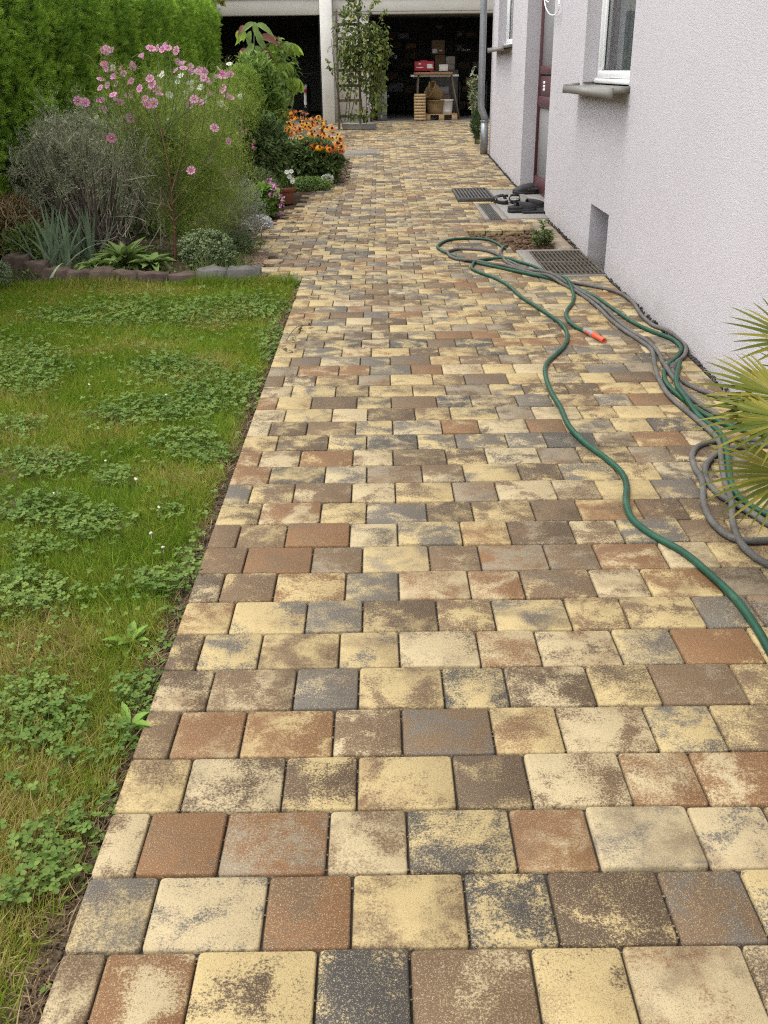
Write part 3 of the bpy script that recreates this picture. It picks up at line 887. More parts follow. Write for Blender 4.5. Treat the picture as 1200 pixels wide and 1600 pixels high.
# trestle table
YT = YG + .75
a, b = PY(647, 113, YT), PY(707.5, 111, YT)
zt = a[2]
tb = thing('trestle_table', 'wooden board table on two thin trestles in the open garage', 'table', ((a[0] + b[0]) / 2, YT + .3, ZF))
mk('tabletop', MB().bbox((a[0], YT, zt - .05), (b[0], YT + .62, zt), .006), plain('worn_board', (.36, .20, .10), .6, .2, 12, .3), tb)
bl, br = PY(642, 116, YT + .1), PY(717, 114, YT + .1)
mk('rail', MB().bbox((bl[0], YT + .10, zt - .095), (br[0], YT + .16, zt - .052), .004), M_OFFW, tb)
mk('rail', MB().bbox((bl[0], YT + .44, zt - .095), (br[0], YT + .50, zt - .052), .004), M_WOOD, tb)
for (px0, px1) in ((654, 650.5), (705.5, 717.5)):
    for yy, dy in ((YT + .10, -.12), (YT + .5, .12)):
        p0, p1 = PY(px0, 117, YT + .1), PY(px1, 184, YT)
        mk('leg', MB().tube([(p0[0], yy, zt - .06), (p1[0], yy + dy, ZF)], .021, 6), M_WOODD, tb)
# on the table
t, a, b = carton(648, 678, 95.5, 111, YT + .04, .34, M_RED, 'red printed carton on the left end of the trestle table')
for k, (q0, q1, r0, r1) in enumerate(((667, 675.5, 100, 106.5), (668, 677, 105, 106.8), (650.5, 661.5, 104.8, 106.2), (654, 657.5, 98.6, 101))):
    part_on(t, q0, q1, r0, r1, YT + .04, M_OFFW, 'printed_patch', .003 + .001 * k)
mk('lid_flap', MB().bbox((a[0] + .12, YT + .10, b[2] + .001), (b[0] - .14, YT + .30, b[2] + .02), .004), M_RED, t)
t, a, b = carton(686.5, 700, 101, 111, YT + .05, .26, M_OFFW, 'small white open carton on the right end of the trestle table')
mk('rim', MB().bbox((a[0] - .004, YT + .045, b[2] - .03), (b[0] + .004, YT + .315, b[2] + .004), .004), M_OFFW, t)
# tower of boxes behind the table
YQ = YG + 2.0
stand = thing('storage_cupboard', 'dark low cupboard behind the trestle table under stacked boxes', 'cupboard', (PY(690, 120, YQ)[0], YQ, ZF))
a, b = PY(672, 110, YQ), PY(716, 110, YQ)
mk('body', MB().bbox((a[0], YQ - .05, ZF), (b[0], YQ + .5, a[2]), .006), M_GWALL, stand)
mk('door', MB().bbox((a[0] + .02, YQ - .068, ZF + .05), ((a[0] + b[0]) / 2 - .003, YQ - .051, a[2] - .03), .003), M_GWALL, stand)
mk('door', MB().bbox(((a[0] + b[0]) / 2 + .003, YQ - .068, ZF + .05), (b[0] - .02, YQ - .051, a[2] - .03), .003), M_GWALL, stand)
t, _, _ = carton(680, 695.5, 85.2, 109.7, YQ, .35, M_CARDD, 'brown carton at the bottom of the stack behind the red box')
t, _, _ = carton(674.5, 695, 62.5, 84.9, YQ - .02, .35, M_CARDD, 'large brown carton with pale labels topmost of its stack')
part_on(t, 675.5, 683, 76.5, 83, YQ - .02, M_OFFW, 'label'); part_on(t, 686.5, 691, 78, 80, YQ - .02, M_OFFW, 'label')
t, _, _ = carton(697, 710.5, 100.4, 109.5, YQ - .01, .3, plain('kraft', (.33, .29, .24), .8, .1, 6), 'pale kraft carton under another beside the brown stack')
t, _, _ = carton(696.5, 711, 88, 100, YQ - .0, .3, plain('kraft_pale', (.36, .33, .28), .8, .1, 6), 'pale kraft carton on top of another beside the brown stack')
t, _, _ = carton(712, 722, 70, 80, YS + .05, .3, M_GREYP, 'grey bundle of sheets on the right shelf rack', 'bundle', 'bundle', group=None)
t, _, _ = carton(719, 735, 76, 79.8, YS + .05, .3, M_OFFW, 'flat pale stack of papers on the right shelf rack', 'paper_stack', 'papers', group=None)
t, _, _ = carton(607, 630, 130, 143.8, YS + .05, .3, M_GREYP, 'pale grey crumpled bag on the left shelf rack', 'bag', 'bag', group=None)
t, _, _ = carton(616, 621, 86, 92, YS + .05, .3, M_OFFW, 'little pale jar box on the left shelf rack')
t, _, _ = carton(626, 644, 98, 104.5, YS + .05, .3, M_CARDD, 'long dull brown carton on the left shelf rack')
# big jar on the upper shelf
jar = thing('storage_bowl', 'small dull bowl standing high on the shelf behind the boxes', 'bowl', tuple(PY(686, 42, YS)))
c = PY(686, 42, YS)
mk('bowl', MB().lathe((c[0], YS + .15, c[2] - .05), [(.03, 0), (.09, .04), (.12, .09), (.11, .09), (.08, .045), (.02, .01)], 16), M_GREYP, jar, smooth=True)
mk('stand', MB().lathe((c[0], YS + .15, c[2] - .35), [(.05, 0), (.02, .02), (.02, .28), (.04, .30)], 10), M_STEEL, jar)
# left of the opening: brown box on a grey tub
YL = YG + .55
t, a0, b0 = carton(590, 604.5, 143, 188, YL, .35, M_GREYP, 'tall grey plastic tub just inside the right garage bay', 'tub', 'tub', group=None)
mk('rim', MB().bbox((a0[0] - .012, YL - .012, b0[2] + .001), (b0[0] + .012, YL + .362, b0[2] + .03), .006), M_GREYP, t)
t, _, _ = carton(586, 601, 131, 142, YL, .35, M_CARDD, 'dark brown carton lying on the grey tub')
t, _, _ = carton(584, 600, 110, 130.7, YL + .02, .35, M_CARD, 'reddish brown carton on top of the dark one by the trellis')
# pallet
YPAL = YG + .35
a, b = PY(664, 183, YPAL), PY(714.5, 183, YPAL)
pal = thing('pallet', 'small pine pallet on the garage floor under the trestle table', 'pallet', ((a[0] + b[0]) / 2, YPAL, ZF))
for x in (a[0], (a[0] + b[0]) / 2 - .05, b[0] - .12):
    mk('block', MB().bbox((x, YPAL, ZF), (x + .12, YPAL + .1, ZF + .11), .004), M_WOOD, pal)
    mk('block', MB().bbox((x, YPAL + .4, ZF), (x + .12, YPAL + .5, ZF + .11), .004), M_WOOD, pal)
for k in range(5):
    mk('board', MB().bbox((a[0], YPAL + k * .105, ZF + .112), (b[0], YPAL + k * .105 + .085, ZF + .134), .003), M_WOOD, pal)
# crate leaning upright
YC = YG + .12
a, b = PY(647.5, 187, YC), PY(664.5, 146, YC + .25)
cr = thing('wooden_crate', 'slatted pine crate stood on end against the trestle table', 'crate', ((a[0] + b[0]) / 2, YC, ZF))
wd, hh, lean = b[0] - a[0], b[2] - ZF, .22
Rl = np.array(Matrix.Rotation(-lean, 3, 'X'))
def crp(u, v_, w):          # across, up, depth
    return np.array([a[0] + u, YC, ZF]) + Rl @ np.array([0, w, v_])
cz = MB()
for k in range(9):
    v0 = .015 + k * hh / 9
    s = MB(); s.box(crp(wd / 2, v0 + .028, .0), (wd, .014, .052), M=Rl); mk('slat', s, M_WOOD, cr)
for u in (.02, wd / 2, wd - .02):
    s = MB(); s.box(crp(u, hh / 2, .022), (.04, .026, hh), M=Rl); mk('batten', s, M_WOOD, cr)
for u in (.008, wd - .008):
    s = MB(); s.box(crp(u, hh / 2, .16), (.014, .22, hh), M=Rl); mk('side', s, M_WOOD, cr)
# basket: woven round basket with a second one tipped on it
M_WICK = NT('wicker'); v = M_WICK.pos(); wv = M_WICK.n('TexWave'); M_WICK.l(v, wv.inputs['Vector']); wv.bands_direction = 'Z'; wv.inputs['Scale'].default_value = 14; wv.inputs['Distortion'].default_value = 2.5
M_WICK.bump(wv.outputs['Fac'], .9, .01)
M_WICK = M_WICK.fin(M_WICK.ramp(wv.outputs['Fac'], [(0, (.13, .075, .03)), (1, (.36, .24, .11))]), .75, .3)
def woven(mb, r0, r1, h, c, M=None, n=22, m=7):
    pr = [(r0 + (r1 - r0) * t + .006 * math.sin(t * 20), h * t) for t in np.linspace(0, 1, m)]
    pr = [(.01, 0)] + pr + [(r1 + .014, h + .004), (r1 + .012, h + .022), (r1 - .01, h + .02), (r1 - .012, h - .01), (r0 - .012, .015), (.01, .014)]
    k = MB().lathe((0, 0, 0), pr, n)
    V = np.concatenate(k.V)
    th = np.arctan2(V[:, 1], V[:, 0]); V[:, :2] *= (1 + .018 * np.sign(np.sin(th * 11)))[:, None]
    if M is not None: V = V @ np.array(M).T
    return mb.add(V + np.asarray(c), [f for f in k.F])
ca = PY(680, 170.5, YPAL + .2)
bk = thing('wicker_basket', 'brown wicker basket standing on the pallet', 'basket', (ca[0], YPAL + .2, ZF + .135), 'wicker baskets on the pallet')
mk('bowl', woven(MB(), .16, .205, .26, (ca[0], YPAL + .2, ZF + .136)), M_WICK, bk, smooth=True)
mk('handle', MB().tube([(ca[0] - .2, YPAL + .2, ZF + .40), (ca[0] - .19, YPAL + .2, ZF + .43), (ca[0] - .12, YPAL + .2, ZF + .44)], .012, 6), M_WICK, bk)
Mt = Matrix.Rotation(math.radians(-58), 3, 'Y') @ Matrix.Rotation(math.radians(20), 3, 'X')
bk2 = thing('wicker_basket', 'wicker basket tipped on its side on top of the other one', 'basket', (ca[0] - .08, YPAL + .35, ZF + .5), 'wicker baskets on the pallet')
mk('bowl', woven(MB(), .12, .19, .30, (ca[0] + .12, YPAL + .3, ZF + .47), Mt), M_WICK, bk2, smooth=True)
mk('rim', MB().tube([(ca[0] - .15 + .02 * math.sin(q), YPAL + .3 + .19 * math.cos(q), ZF + .63 + .16 * math.sin(q)) for q in np.linspace(0, 6.28, 18)], .013, 6), M_WICK, bk2)
# white bucket with a grey crate lid on it
cb = PY(697.5, 168, YPAL + .22)
bu = thing('white_bucket', 'white plastic bucket on the right end of the pallet', 'bucket', (cb[0], YPAL + .22, ZF + .135))
mk('pail', MB().lathe((cb[0], YPAL + .24, ZF + .136), [(.01, 0), (.118, 0), (.128, .05), (.142, .26), (.158, .262), (.158, .285), (.146, .288), (.128, .10), (.11, .02), (.01, .02)], 24), M_OFFW, bu, smooth=True)
mk('bail', MB().tube([(cb[0] + .155 * math.cos(q), YPAL + .24 - .06 * math.sin(q), ZF + .40 - .10 * math.sin(q)) for q in np.linspace(0, math.pi, 12)], .004, 5), M_STEEL, bu)
t, _, _ = carton(683, 701.5, 135.5, 147, YPAL + .75, .3, M_GREYP, 'grey lidded plastic box behind the white bucket', 'plastic_box', 'box', group=None)
s_, a_, b_ = carton(681.5, 703, 147.5, 183.5, YPAL + .72, .35, M_CARDD, 'dark carton on the garage floor behind the bucket and pallet')
for q in ((716.0, 727, 158, 172), (730, 744, 160, 171)):
    carton(*q, YG + 3, .3, M_CARDD if q[0] < 720 else M_CARD, 'dim brown carton on the floor %s the oleander' % ('left of' if q[0] < 720 else 'behind'))
t, _, _ = carton(728, 748, 121, 134, YG + 2.2, .3, M_CARD, 'brown carton on the side rack behind the oleander leaves')
t = thing('side_rack', 'low dark metal rack near the right garage wall holding a carton', 'rack', tuple(PY(738, 190, YG + 2.2)))
p0, p1 = PY(718, 135, YG + 2.2), PY(760, 135, YG + 2.2)
for z in (p0[2] - .001, p0[2] - .35): mk('shelf', MB().bbox((p0[0], YG + 2.15, z - .02), (p1[0], YG + 2.6, z), .003), M_STEEL, t)
for x in (p0[0], p1[0]): mk('post', MB().bbox((x - .015, YG + 2.14, ZF), (x + .015, YG + 2.17, p0[2] + .1), .002), M_STEEL, t)

# bicycle in the dark left bay, seen from behind
bx, byy = PY(477, 150, YG + .9)[0], YG + .9
bi = thing('bicycle', 'dark bicycle seen from behind with a white mudguard and red rear lamp', 'bicycle', (bx, byy, ZF))
def wheel(yc):
    k = MB(); R_ = .34
    k.tube([(bx, yc + R_ * math.cos(q), ZF + R_ + R_ * math.sin(q) * .97) for q in np.linspace(0, 2 * math.pi, 33)], .02, 6)
    w = mk('wheel', k, M_DARK, bi, smooth=True)
    sp = MB()
    for q in np.linspace(0, 2 * math.pi, 14, endpoint=False): sp.tube([(bx, yc, ZF + R_), (bx, yc + R_ * math.cos(q), ZF + R_ + R_ * math.sin(q))], .0015, 3)
    mk('spokes', sp, M_STEEL, w)
wheel(byy + .34); wheel(byy + 1.38)
yw = byy + .34
mk('mudguard', MB().tube([(bx, yw + .385 * math.cos(q), ZF + .34 + .385 * math.sin(q)) for q in np.linspace(math.pi * .45, math.pi * 1.05, 12)], .031, 8), M_OFFW, bi, smooth=True)
mk('rear_lamp', MB().bbox((bx - .045, byy - .06, ZF + .60), (bx + .045, byy - .01, ZF + .67), .012), plain('red_lens', (.35, .01, .02), .3, .1, 20, .5), bi)
fr = MB()
for p, q in (((0, .34, .34), (0, .62, .80)), ((0, .62, .80), (0, 1.2, .78)), ((0, .75, .32), (0, 1.22, .72)), ((0, .75, .32), (0, .64, .85)), ((0, .34, .34), (0, .75, .32)), ((0, 1.38, .34), (0, 1.18, .95))):
    fr.tube([(bx + p[0], byy + p[1], ZF + p[2]), (bx + q[0], byy + q[1], ZF + q[2])], .016, 6)
mk('frame', fr, M_DARK, bi)
mk('saddle', MB().lathe((bx, byy + .62, ZF + .86), [(.01, .0), (.07, .01), (.085, .05), (.05, .075), (.01, .08)], 12, 1, 1.5), M_DARK, bi, smooth=True)
mk('handlebar', MB().tube(catmull([(bx - .29, byy + 1.0, ZF + 1.02), (bx - .2, byy + 1.12, ZF + 1.0), (bx, byy + 1.18, ZF + .97), (bx + .2, byy + 1.12, ZF + 1.0), (bx + .29, byy + 1.0, ZF + 1.02)], 5), .012, 6), M_STEEL, bi)

# ================================================================== hoses
M_GREEN = NT('green_hose'); v = M_GREEN.pos()
M_GREEN.bump(M_GREEN.noise(v, 260, 2), .25, .002)
M_GREEN = M_GREEN.fin(M_GREEN.ramp(M_GREEN.noise(v, 11, 4), [(.3, (.008, .040, .022)), (.62, (.012, .066, .036)), (.78, (.045, .085, .055))]), .45, .3)
n = NT('grey_braided_hose'); v = n.pos()
vo = n.n('TexVoronoi'); n.l(v, vo.inputs['Vector']); vo.inputs['Scale'].default_value = 170
n.bump(vo.outputs['Distance'], .5, .003)
M_GREYH = n.fin(n.ramp(n.math('ADD', n.noise(v, 9, 4), n.math('MULTIPLY', vo.outputs['Distance'], .18)), [(.35, (.062, .058, .052)), (.75, (.115, .108, .098))]), .6, .22)
laid = []
def r5(pts): return [(660 + x / 2.2222, 340 + y / 2.2222) for x, y in pts]
def lay(pts, r, z0=0.0):
    """a hose lying on the paving, riding over the ones already there"""
    P = np.array([G(*p)[:2] for p in pts])
    P3_ = catmull(np.c_[P, np.zeros(len(P))], 10)
    d = np.r_[0, np.cumsum(np.linalg.norm(np.diff(P3_, axis=0), axis=1))]
    s = np.linspace(0, d[-1], max(int(d[-1] / .02), 8))
    P3_ = np.stack([np.interp(s, d, P3_[:, k]) for k in range(3)], 1)
    base = zg(P3_[:, 1]) + r
    z = base + z0
    for (Q, rq) in laid:
        dd = np.linalg.norm(P3_[:, None, :2] - Q[None, :, :2], axis=2)
        rr = r + rq
        over = np.where(dd < rr, Q[None, :, 2] + np.sqrt(np.maximum(rr ** 2 - dd ** 2, 0)), -9)
        z = np.maximum(z, over.max(1))
    for _ in range(14):
        zs = z.copy(); zs[1:-1] = (z[:-2] + z[1:-1] + z[2:]) / 3
        z = np.maximum(zs, np.where(z > zs, zs, z))
    P3_[:, 2] = np.maximum(z, base)
    laid.append((P3_, r))
    return P3_
R1 = .0112
B2 = r5([(1320, 770), (1200, 762), (1130, 752), (1040, 722), (960, 680), (900, 635), (850, 588), (838, 550), (850, 520), (885, 488), (897, 460), (868, 430), (800, 403), (730, 370), (660, 322), (600, 281), (520, 244), (480, 229), (420, 212), (330, 193), (260, 178), (170, 158), (110, 138), (66, 119), (53, 103), (90, 83), (160, 77), (225, 81), (262, 96), (285, 112)])
H2 = lay(B2, R1)
B3 = r5([(1300, 1110), (1200, 1075), (1150, 1042), (1080, 1002), (1020, 965), (985, 920), (985, 868), (1030, 825), (1090, 806), (1180, 800), (1300, 810)])
H3 = lay(B3, R1)
B4 = r5([(1300, 1128), (1200, 1132), (1110, 1133), (1050, 1110), (1000, 1060), (975, 1000), (970, 930), (945, 880), (935, 835), (960, 802), (1020, 786), (1100, 780), (1200, 786), (1300, 790)])
H4 = lay(B4, R1)
B5 = r5([(1260, 1245), (1200, 1217), (1150, 1188), (1100, 1140), (1076, 1070), (1070, 1000), (1050, 930), (1036, 850), (1028, 795), (1000, 752), (940, 700), (860, 630), (822, 572), (806, 520), (796, 470), (760, 438), (700, 398), (650, 358), (610, 318), (560, 279), (500, 243), (430, 214), (350, 189), (280, 171), (190, 162), (130, 151), (95, 139), (91, 124), (128, 114), (200, 117), (250, 128), (285, 148), (310, 160), (360, 184), (430, 208)])
H5 = lay(B5, R1)
B6 = r5([(1300, 790), (1200, 766), (1120, 745), (1020, 690), (940, 640), (880, 575), (838, 525), (822, 482), (785, 440), (722, 400), (672, 360), (624, 312), (570, 274), (510, 246), (460, 222), (380, 195), (310, 170), (280, 150), (270, 130), (278, 112), (296, 100)])
H6 = lay(B6, R1)
B7 = r5([(1180, 690), (1030, 632), (930, 592), (884, 560), (868, 538), (882, 510), (908, 488), (914, 455), (892, 428), (848, 399), (800, 380), (760, 345), (730, 300), (690, 270), (640, 254), (560, 238), (500, 228), (450, 214)])
H7 = lay(B7, R1)
B8 = r5([(1300, 1082), (1200, 1042), (1150, 1020), (1090, 975), (1064, 920), (1058, 850), (1042, 790), (1015, 745), (960, 700), (905, 640), (880, 590), (884, 545), (893, 515)])
H8 = lay(B8, R1)
B1 = r5([(1330, 1760), (1260, 1620), (1205, 1520), (1150, 1425), (1080, 1330), (990, 1244), (900, 1170), (800, 1115), (730, 1060), (706, 1000), (708, 940), (690, 895), (640, 848), (570, 796), (510, 735), (480, 670), (445, 610), (426, 550), (431, 515), (460, 485), (490, 455), (503, 422), (494, 392), (465, 362), (400, 318), (340, 279), (300, 243), (250, 215), (200, 197), (172, 182), (180, 164), (215, 152), (280, 150), (350, 163), (400, 181), (450, 208), (500, 240), (524, 270), (520, 302), (500, 332), (504, 360), (532, 386), (566, 402)])
H1 = lay(B1, R1)
gh = thing('garden_hose', 'long dark green hose winding down the path to an orange nozzle', 'hose', tuple(G(785, 650)))
mk('tube', MB().tube(H1, R1, 10), M_GREEN, gh, smooth=True)
# nozzle
p0, p1 = H1[-1], G(944, 532, .014)
dv = unit(p1 - p0); dv[2] = -.02; dv = unit(dv)
Rn = np.array(Vector(dv).to_track_quat('Z', 'Y').to_matrix())
L_ = float(np.linalg.norm(p1 - p0))
def noz(prof):
    k = MB().lathe((0, 0, 0), prof, 16); V = np.concatenate(k.V) @ Rn.T + p0 + [0, 0, .005]
    return MB().add(V, k.F)
M_ORAN = plain('orange_plastic', (.55, .075, .025), .4, .08, 20, .4)
nz = mk('nozzle', noz([(.0, L_ * .42), (.0165, L_ * .42), (.0165, L_ * .52), (.013, L_ * .60), (.0145, L_ * .92), (.0155, L_ * .94), (.0155, L_), (.009, L_), (.006, L_ * .96), (0, L_ * .96)]), M_ORAN, gh, smooth=True)
mk('grip', noz([(.013, L_ * .10), (.018, L_ * .12), (.0185, L_ * .40), (.0165, L_ * .43)]), M_GREYP, nz, smooth=True)
mk('collar', noz([(.0115, -.012), (.0145, -.010), (.0145, L_ * .10), (.0115, L_ * .11)]), M_GREYP, nz, smooth=True)
for q in (1, -1):
    k = MB().box((q * .0175, .003, L_ * .24), (.006, .016, L_ * .18)); mk('grip_pad', MB().add(np.concatenate(k.V) @ Rn.T + p0 + [0, 0, .005], k.F), M_ORAN, nz)
gr = thing('garden_hose', 'green garden hose looping beside the planting hole and back along the wall', 'hose', tuple(G(835, 440)))
mk('tube', MB().tube(H2, R1, 10), M_GREEN, gr, smooth=True)
g2 = thing('garden_hose', 'green and grey hose end curling past the lowest palm fronds', 'hose', tuple(G(1150, 800)))
mk('tube', MB().tube(H8, R1, 10), M_GREEN, g2, smooth=True)
for H_, lab, px in ((H3, 'short inner grey hose loop beside the palm fronds', (1105, 740)), (H4, 'wide outer grey hose loop ending lowest beside the palm', (1085, 760)), (H5, 'long grey braided hose crossing over the loops by the palm', (1010, 560)), (H6, 'grey hose in the middle of the bundle along the path', (980, 530)), (H7, 'grey hose running closest to the foot of the house wall', (1020, 500))):
    t = thing('garden_hose', lab, 'hose', tuple(G(*px)))
    mk('tube', MB().tube(H_, R1, 10), M_GREYH, t, smooth=True)
    if H_ is H7:
        pf = G(1058, 572, .018)
        i0 = int(np.argmin(np.linalg.norm(H7 - pf, axis=1)))
        dd_ = unit(H7[min(i0 + 4, len(H7) - 1)] - H7[i0 - 4]); Rf = np.array(Vector(dd_).to_track_quat('Z', 'Y').to_matrix())
        k = MB().lathe((0, 0, 0), [(.012, -.045), (.017, -.042), (.018, -.02), (.015, -.016), (.015, -.008), (.0215, -.006), (.0215, .008), (.015, .010), (.015, .018), (.018, .02), (.017, .042), (.012, .045)], 16)
        mk('coupling', MB().add(np.concatenate(k.V) @ Rf.T + H7[i0], k.F), M_STEEL, t, smooth=True)

# ================================================================== shoes
M_CLOG = plain('black_foam', (.022, .021, .022), .55, .25, 30, .3)
M_CLOG2 = plain('charcoal_foam', (.032, .031, .033), .6, .25, 30, .3)
M_FOOTBED = plain('worn_footbed', (.36, .34, .31), .8, .15, 25, .2)
def sole_w(t, w): return w * (.40 + .10 * math.sin(t * math.pi) + .10 * math.exp(-((t - .72) / .18) ** 2)) * min(1, math.sqrt(max(1 - ((t - .5) / .505) ** 6, 0)) + .0)
def loft(rings, cap=True):
    n_ = len(rings[0]); mb = MB(); V = np.concatenate(rings)
    i = np.arange(len(rings) - 1)[:, None] * n_; k = np.arange(n_)[None]; k2 = (k + 1) % n_
    F = [np.stack([i + k, i + k2, i + n_ + k2, i + n_ + k], -1).reshape(-1, 4)]
    if cap: F += [np.arange(n_)[::-1].copy(), np.arange(n_) + (len(rings) - 1) * n_]
    return mb.add(V, F)
def xf(mb, loc, ang, flip=1):
    V = np.concatenate(mb.V); V[:, 0] *= flip
    c_, s_ = math.cos(ang), math.sin(ang)
    V[:, :2] = V[:, :2] @ np.array([[c_, s_], [-s_, c_]])
    return MB().add(V + np.asarray(loc), [f if flip == 1 else f[:, ::-1] for f in mb.F])
def clog(loc, ang, mat, label, L=.285, W=.105, flip=1, group=None):
    t = thing('clog', label, 'shoe', loc, group)
    ts = np.linspace(.0, 1, 15)
    def sole(z0, z1, k=1.0):
        R = []
        for s in ts:
            w = max(sole_w(s, W) * k, .012); y = (s - .5) * L; rise = .012 * max(0, s - .75) / .25
            R.append(np.array([(-w, y, z0 + rise), (w, y, z0 + rise), (w * 1.03, y, (z0 + z1) / 2 + rise), (w, y, z1 + rise), (-w, y, z1 + rise), (-w * 1.03, y, (z0 + z1) / 2 + rise)]))
        return loft(R)
    mk('sole', xf(sole(0, .028), loc, ang, flip), mat, t, smooth=True)
    R = []; n_ = 11                                   # closed toe, rising to the instep
    for s in np.linspace(.34, 1, 12):
        w = max(sole_w(s, W) * .98, .012); y = (s - .5) * L
        u = (s - .34) / .66
        h = .024 + .052 * max(1 - (u * .985) ** 1.5, 0) ** .62
        R.append(np.array([(w * math.cos(q), y, .024 + (h - .0) * math.sin(q) ** .8) for q in np.linspace(0, math.pi, n_)]))
    inn = [r * [.93, 1, 1] - [0, 0, .006] for r in R[:4]]
    V = np.concatenate(R); i = np.arange(11)[:, None] * n_; k = np.arange(n_ - 1)[None]
    up_ = MB().add(V, [np.stack([i + k, i + k + 1, i + n_ + k + 1, i + n_ + k], -1).reshape(-1, 4)])
    V = np.concatenate([R[0]] + inn); i = np.arange(4)[:, None] * n_
    up_.add(V, [np.stack([i + k, i + n_ + k, i + n_ + k + 1, i + k + 1], -1).reshape(-1, 4)])
    mk('upper', xf(up_, loc, ang, flip), mat, t, smooth=True)
    hb = MB()                                          # low heel wall
    Q = [np.array([(sole_w(.45, W) * .99, -.05 * L, .026), (sole_w(.45, W) * .99, -.05 * L, .066), (sole_w(.45, W) * .88, -.05 * L, .066), (sole_w(.45, W) * .88, -.05 * L, .026)])]
    for s in np.linspace(.4, .02, 8): w = sole_w(s, W); Q.append(np.array([(w, (s - .5) * L, .026), (w, (s - .5) * L, .058), (w * .85, (s - .5) * L + .004, .058), (w * .85, (s - .5) * L + .004, .026)]))
    Q2 = [q * [-1, 1, 1] for q in Q[::-1]]
    mk('heel_wall', xf(loft(Q + Q2), loc, ang, flip), mat, t, smooth=True)
    return t
def sandal(loc, ang, label, L=.275, W=.10, flip=1, group=None):
    t = thing('sandal', label, 'shoe', loc, group)
    ts = np.linspace(0, 1, 15)
    def body(z0, z1, k):
        return loft([np.array([(-sole_w(s, W) * k, (s - .5) * L * k, z0), (sole_w(s, W) * k, (s - .5) * L * k, z0), (sole_w(s, W) * k, (s - .5) * L * k, z1 + .012 * (1 - s)), (-sole_w(s, W) * k, (s - .5) * L * k, z1 + .012 * (1 - s))]) for s in ts])
    mk('sole', xf(body(0, .024, 1), loc, ang, flip), M_CLOG, t)
    mk('footbed', xf(body(.023, .0275, .93), loc, ang, flip), M_FOOTBED, t)
    for s, h, wd_ in ((.74, .052, .042), (.50, .066, .036)):
        w = sole_w(s, W) * 1.03; y = (s - .5) * L
        R = [np.array([(w * math.cos(q), y - wd_ / 2, .02 + h * math.sin(q)), (w * math.cos(q), y + wd_ / 2, .02 + h * .93 * math.sin(q)), (w * 1.08 * math.cos(q), y + wd_ / 2, .02 + (h * .93 + .005) * math.sin(q)), (w * 1.08 * math.cos(q), y - wd_ / 2, .02 + (h + .005) * math.sin(q))]) for q in np.linspace(0, math.pi, 13)]
        mk('strap', xf(loft(R), loc, ang, flip), M_CLOG, t)
    R = [np.array([(sole_w(.2, W) * 1.05 * math.cos(q), -.14 * L - .105 * math.sin(q) * .9, .055 + .02 * math.sin(q)), (sole_w(.2, W) * 1.05 * math.cos(q), -.14 * L - .105 * math.sin(q) * .9, .078 + .02 * math.sin(q)), (sole_w(.2, W) * 1.12 * math.cos(q), -.14 * L - .11 * math.sin(q) * .9, .078 + .02 * math.sin(q)), (sole_w(.2, W) * 1.12 * math.cos(q), -.14 * L - .11 * math.sin(q) * .9, .055 + .02 * math.sin(q))]) for q in np.linspace(0, math.pi, 13)]
    mk('heel_strap', xf(loft(R), loc, ang, flip), M_CLOG, t)
zst = float(zg(10.9)) + .006
def on(px, py, z=zst):
    w = ray(px, py); t = (CAMH - z) / -w[2]; return np.array([w[0] * t, w[1] * t, z])
clog(on(821, 303), math.radians(98), M_CLOG, 'black clog standing farthest back beside the burgundy door', L=.30)
clog(on(826, 301.5) + [.02, .12, 0], math.radians(96), M_CLOG, 'black clog half hidden behind its twin by the door', L=.30, flip=-1)
clog(on(818, 330) - [.02, .02, 0], math.radians(-75), M_CLOG2, 'charcoal clog lying nearest on the doorstep in front of the mat', L=.30)
clog(on(826, 326.5) + [.03, .04, -.0], math.radians(-72), M_CLOG2, 'charcoal clog on the doormat right behind the nearest clog', L=.30, flip=-1)
sandal(on(783, 316.5), math.radians(14), 'black strapped sandal with pale footbed half on the boot grate', flip=1)
sandal(on(804, 315.5), math.radians(-6), 'black strapped sandal with pale footbed in the middle of the doorstep', flip=-1)

# ================================================================== the lawn
def poly_area(cond, n, x0, x1, y0, y1):
    X, Y = rng.uniform(x0, x1, n), rng.uniform(y0, y1, n)
    k = cond(X, Y); return X[k], Y[k]
def vnoise(X, Y, s, seed=0):
    """cheap smooth noise 0..1"""
    r = np.random.default_rng(seed); t = r.random((64, 64))
    x, y = X * s + 1000, Y * s + 1000
    i, j = np.floor(x).astype(int), np.floor(y).astype(int); u, w = x - i, y - j
    u, w = u * u * (3 - 2 * u), w * w * (3 - 2 * w)
    g = lambda a, b: t[a % 64, b % 64]
    return (g(i, j) * (1 - u) + g(i + 1, j) * u) * (1 - w) + (g(i, j + 1) * (1 - u) + g(i + 1, j + 1) * u) * w
PATCH = [(40, 570, 75, 45), (130, 492, 100, 16), (255, 485, 130, 26), (400, 478, 55, 22), (430, 535, 32, 30), (270, 575, 75, 26), (345, 608, 85, 36), (235, 640, 95, 26), (290, 690, 60, 28), (60, 720, 75, 25), (180, 742, 42, 18), (330, 705, 40, 18),
         (60, 790, 85, 32), (140, 815, 75, 28), (40, 920, 62, 50), (245, 905, 72, 24), (300, 880, 28, 28), (265, 800, 30, 12), (50, 1115, 85, 66), (225, 1085, 45, 40), (195, 1150, 40, 28), (75, 1340, 62, 60), (125, 1290, 26, 30), (20, 1395, 35, 22), (10, 1215, 25, 12), (60, 850, 60, 16), (30, 660, 50, 14), (110, 1180, 60, 14)]
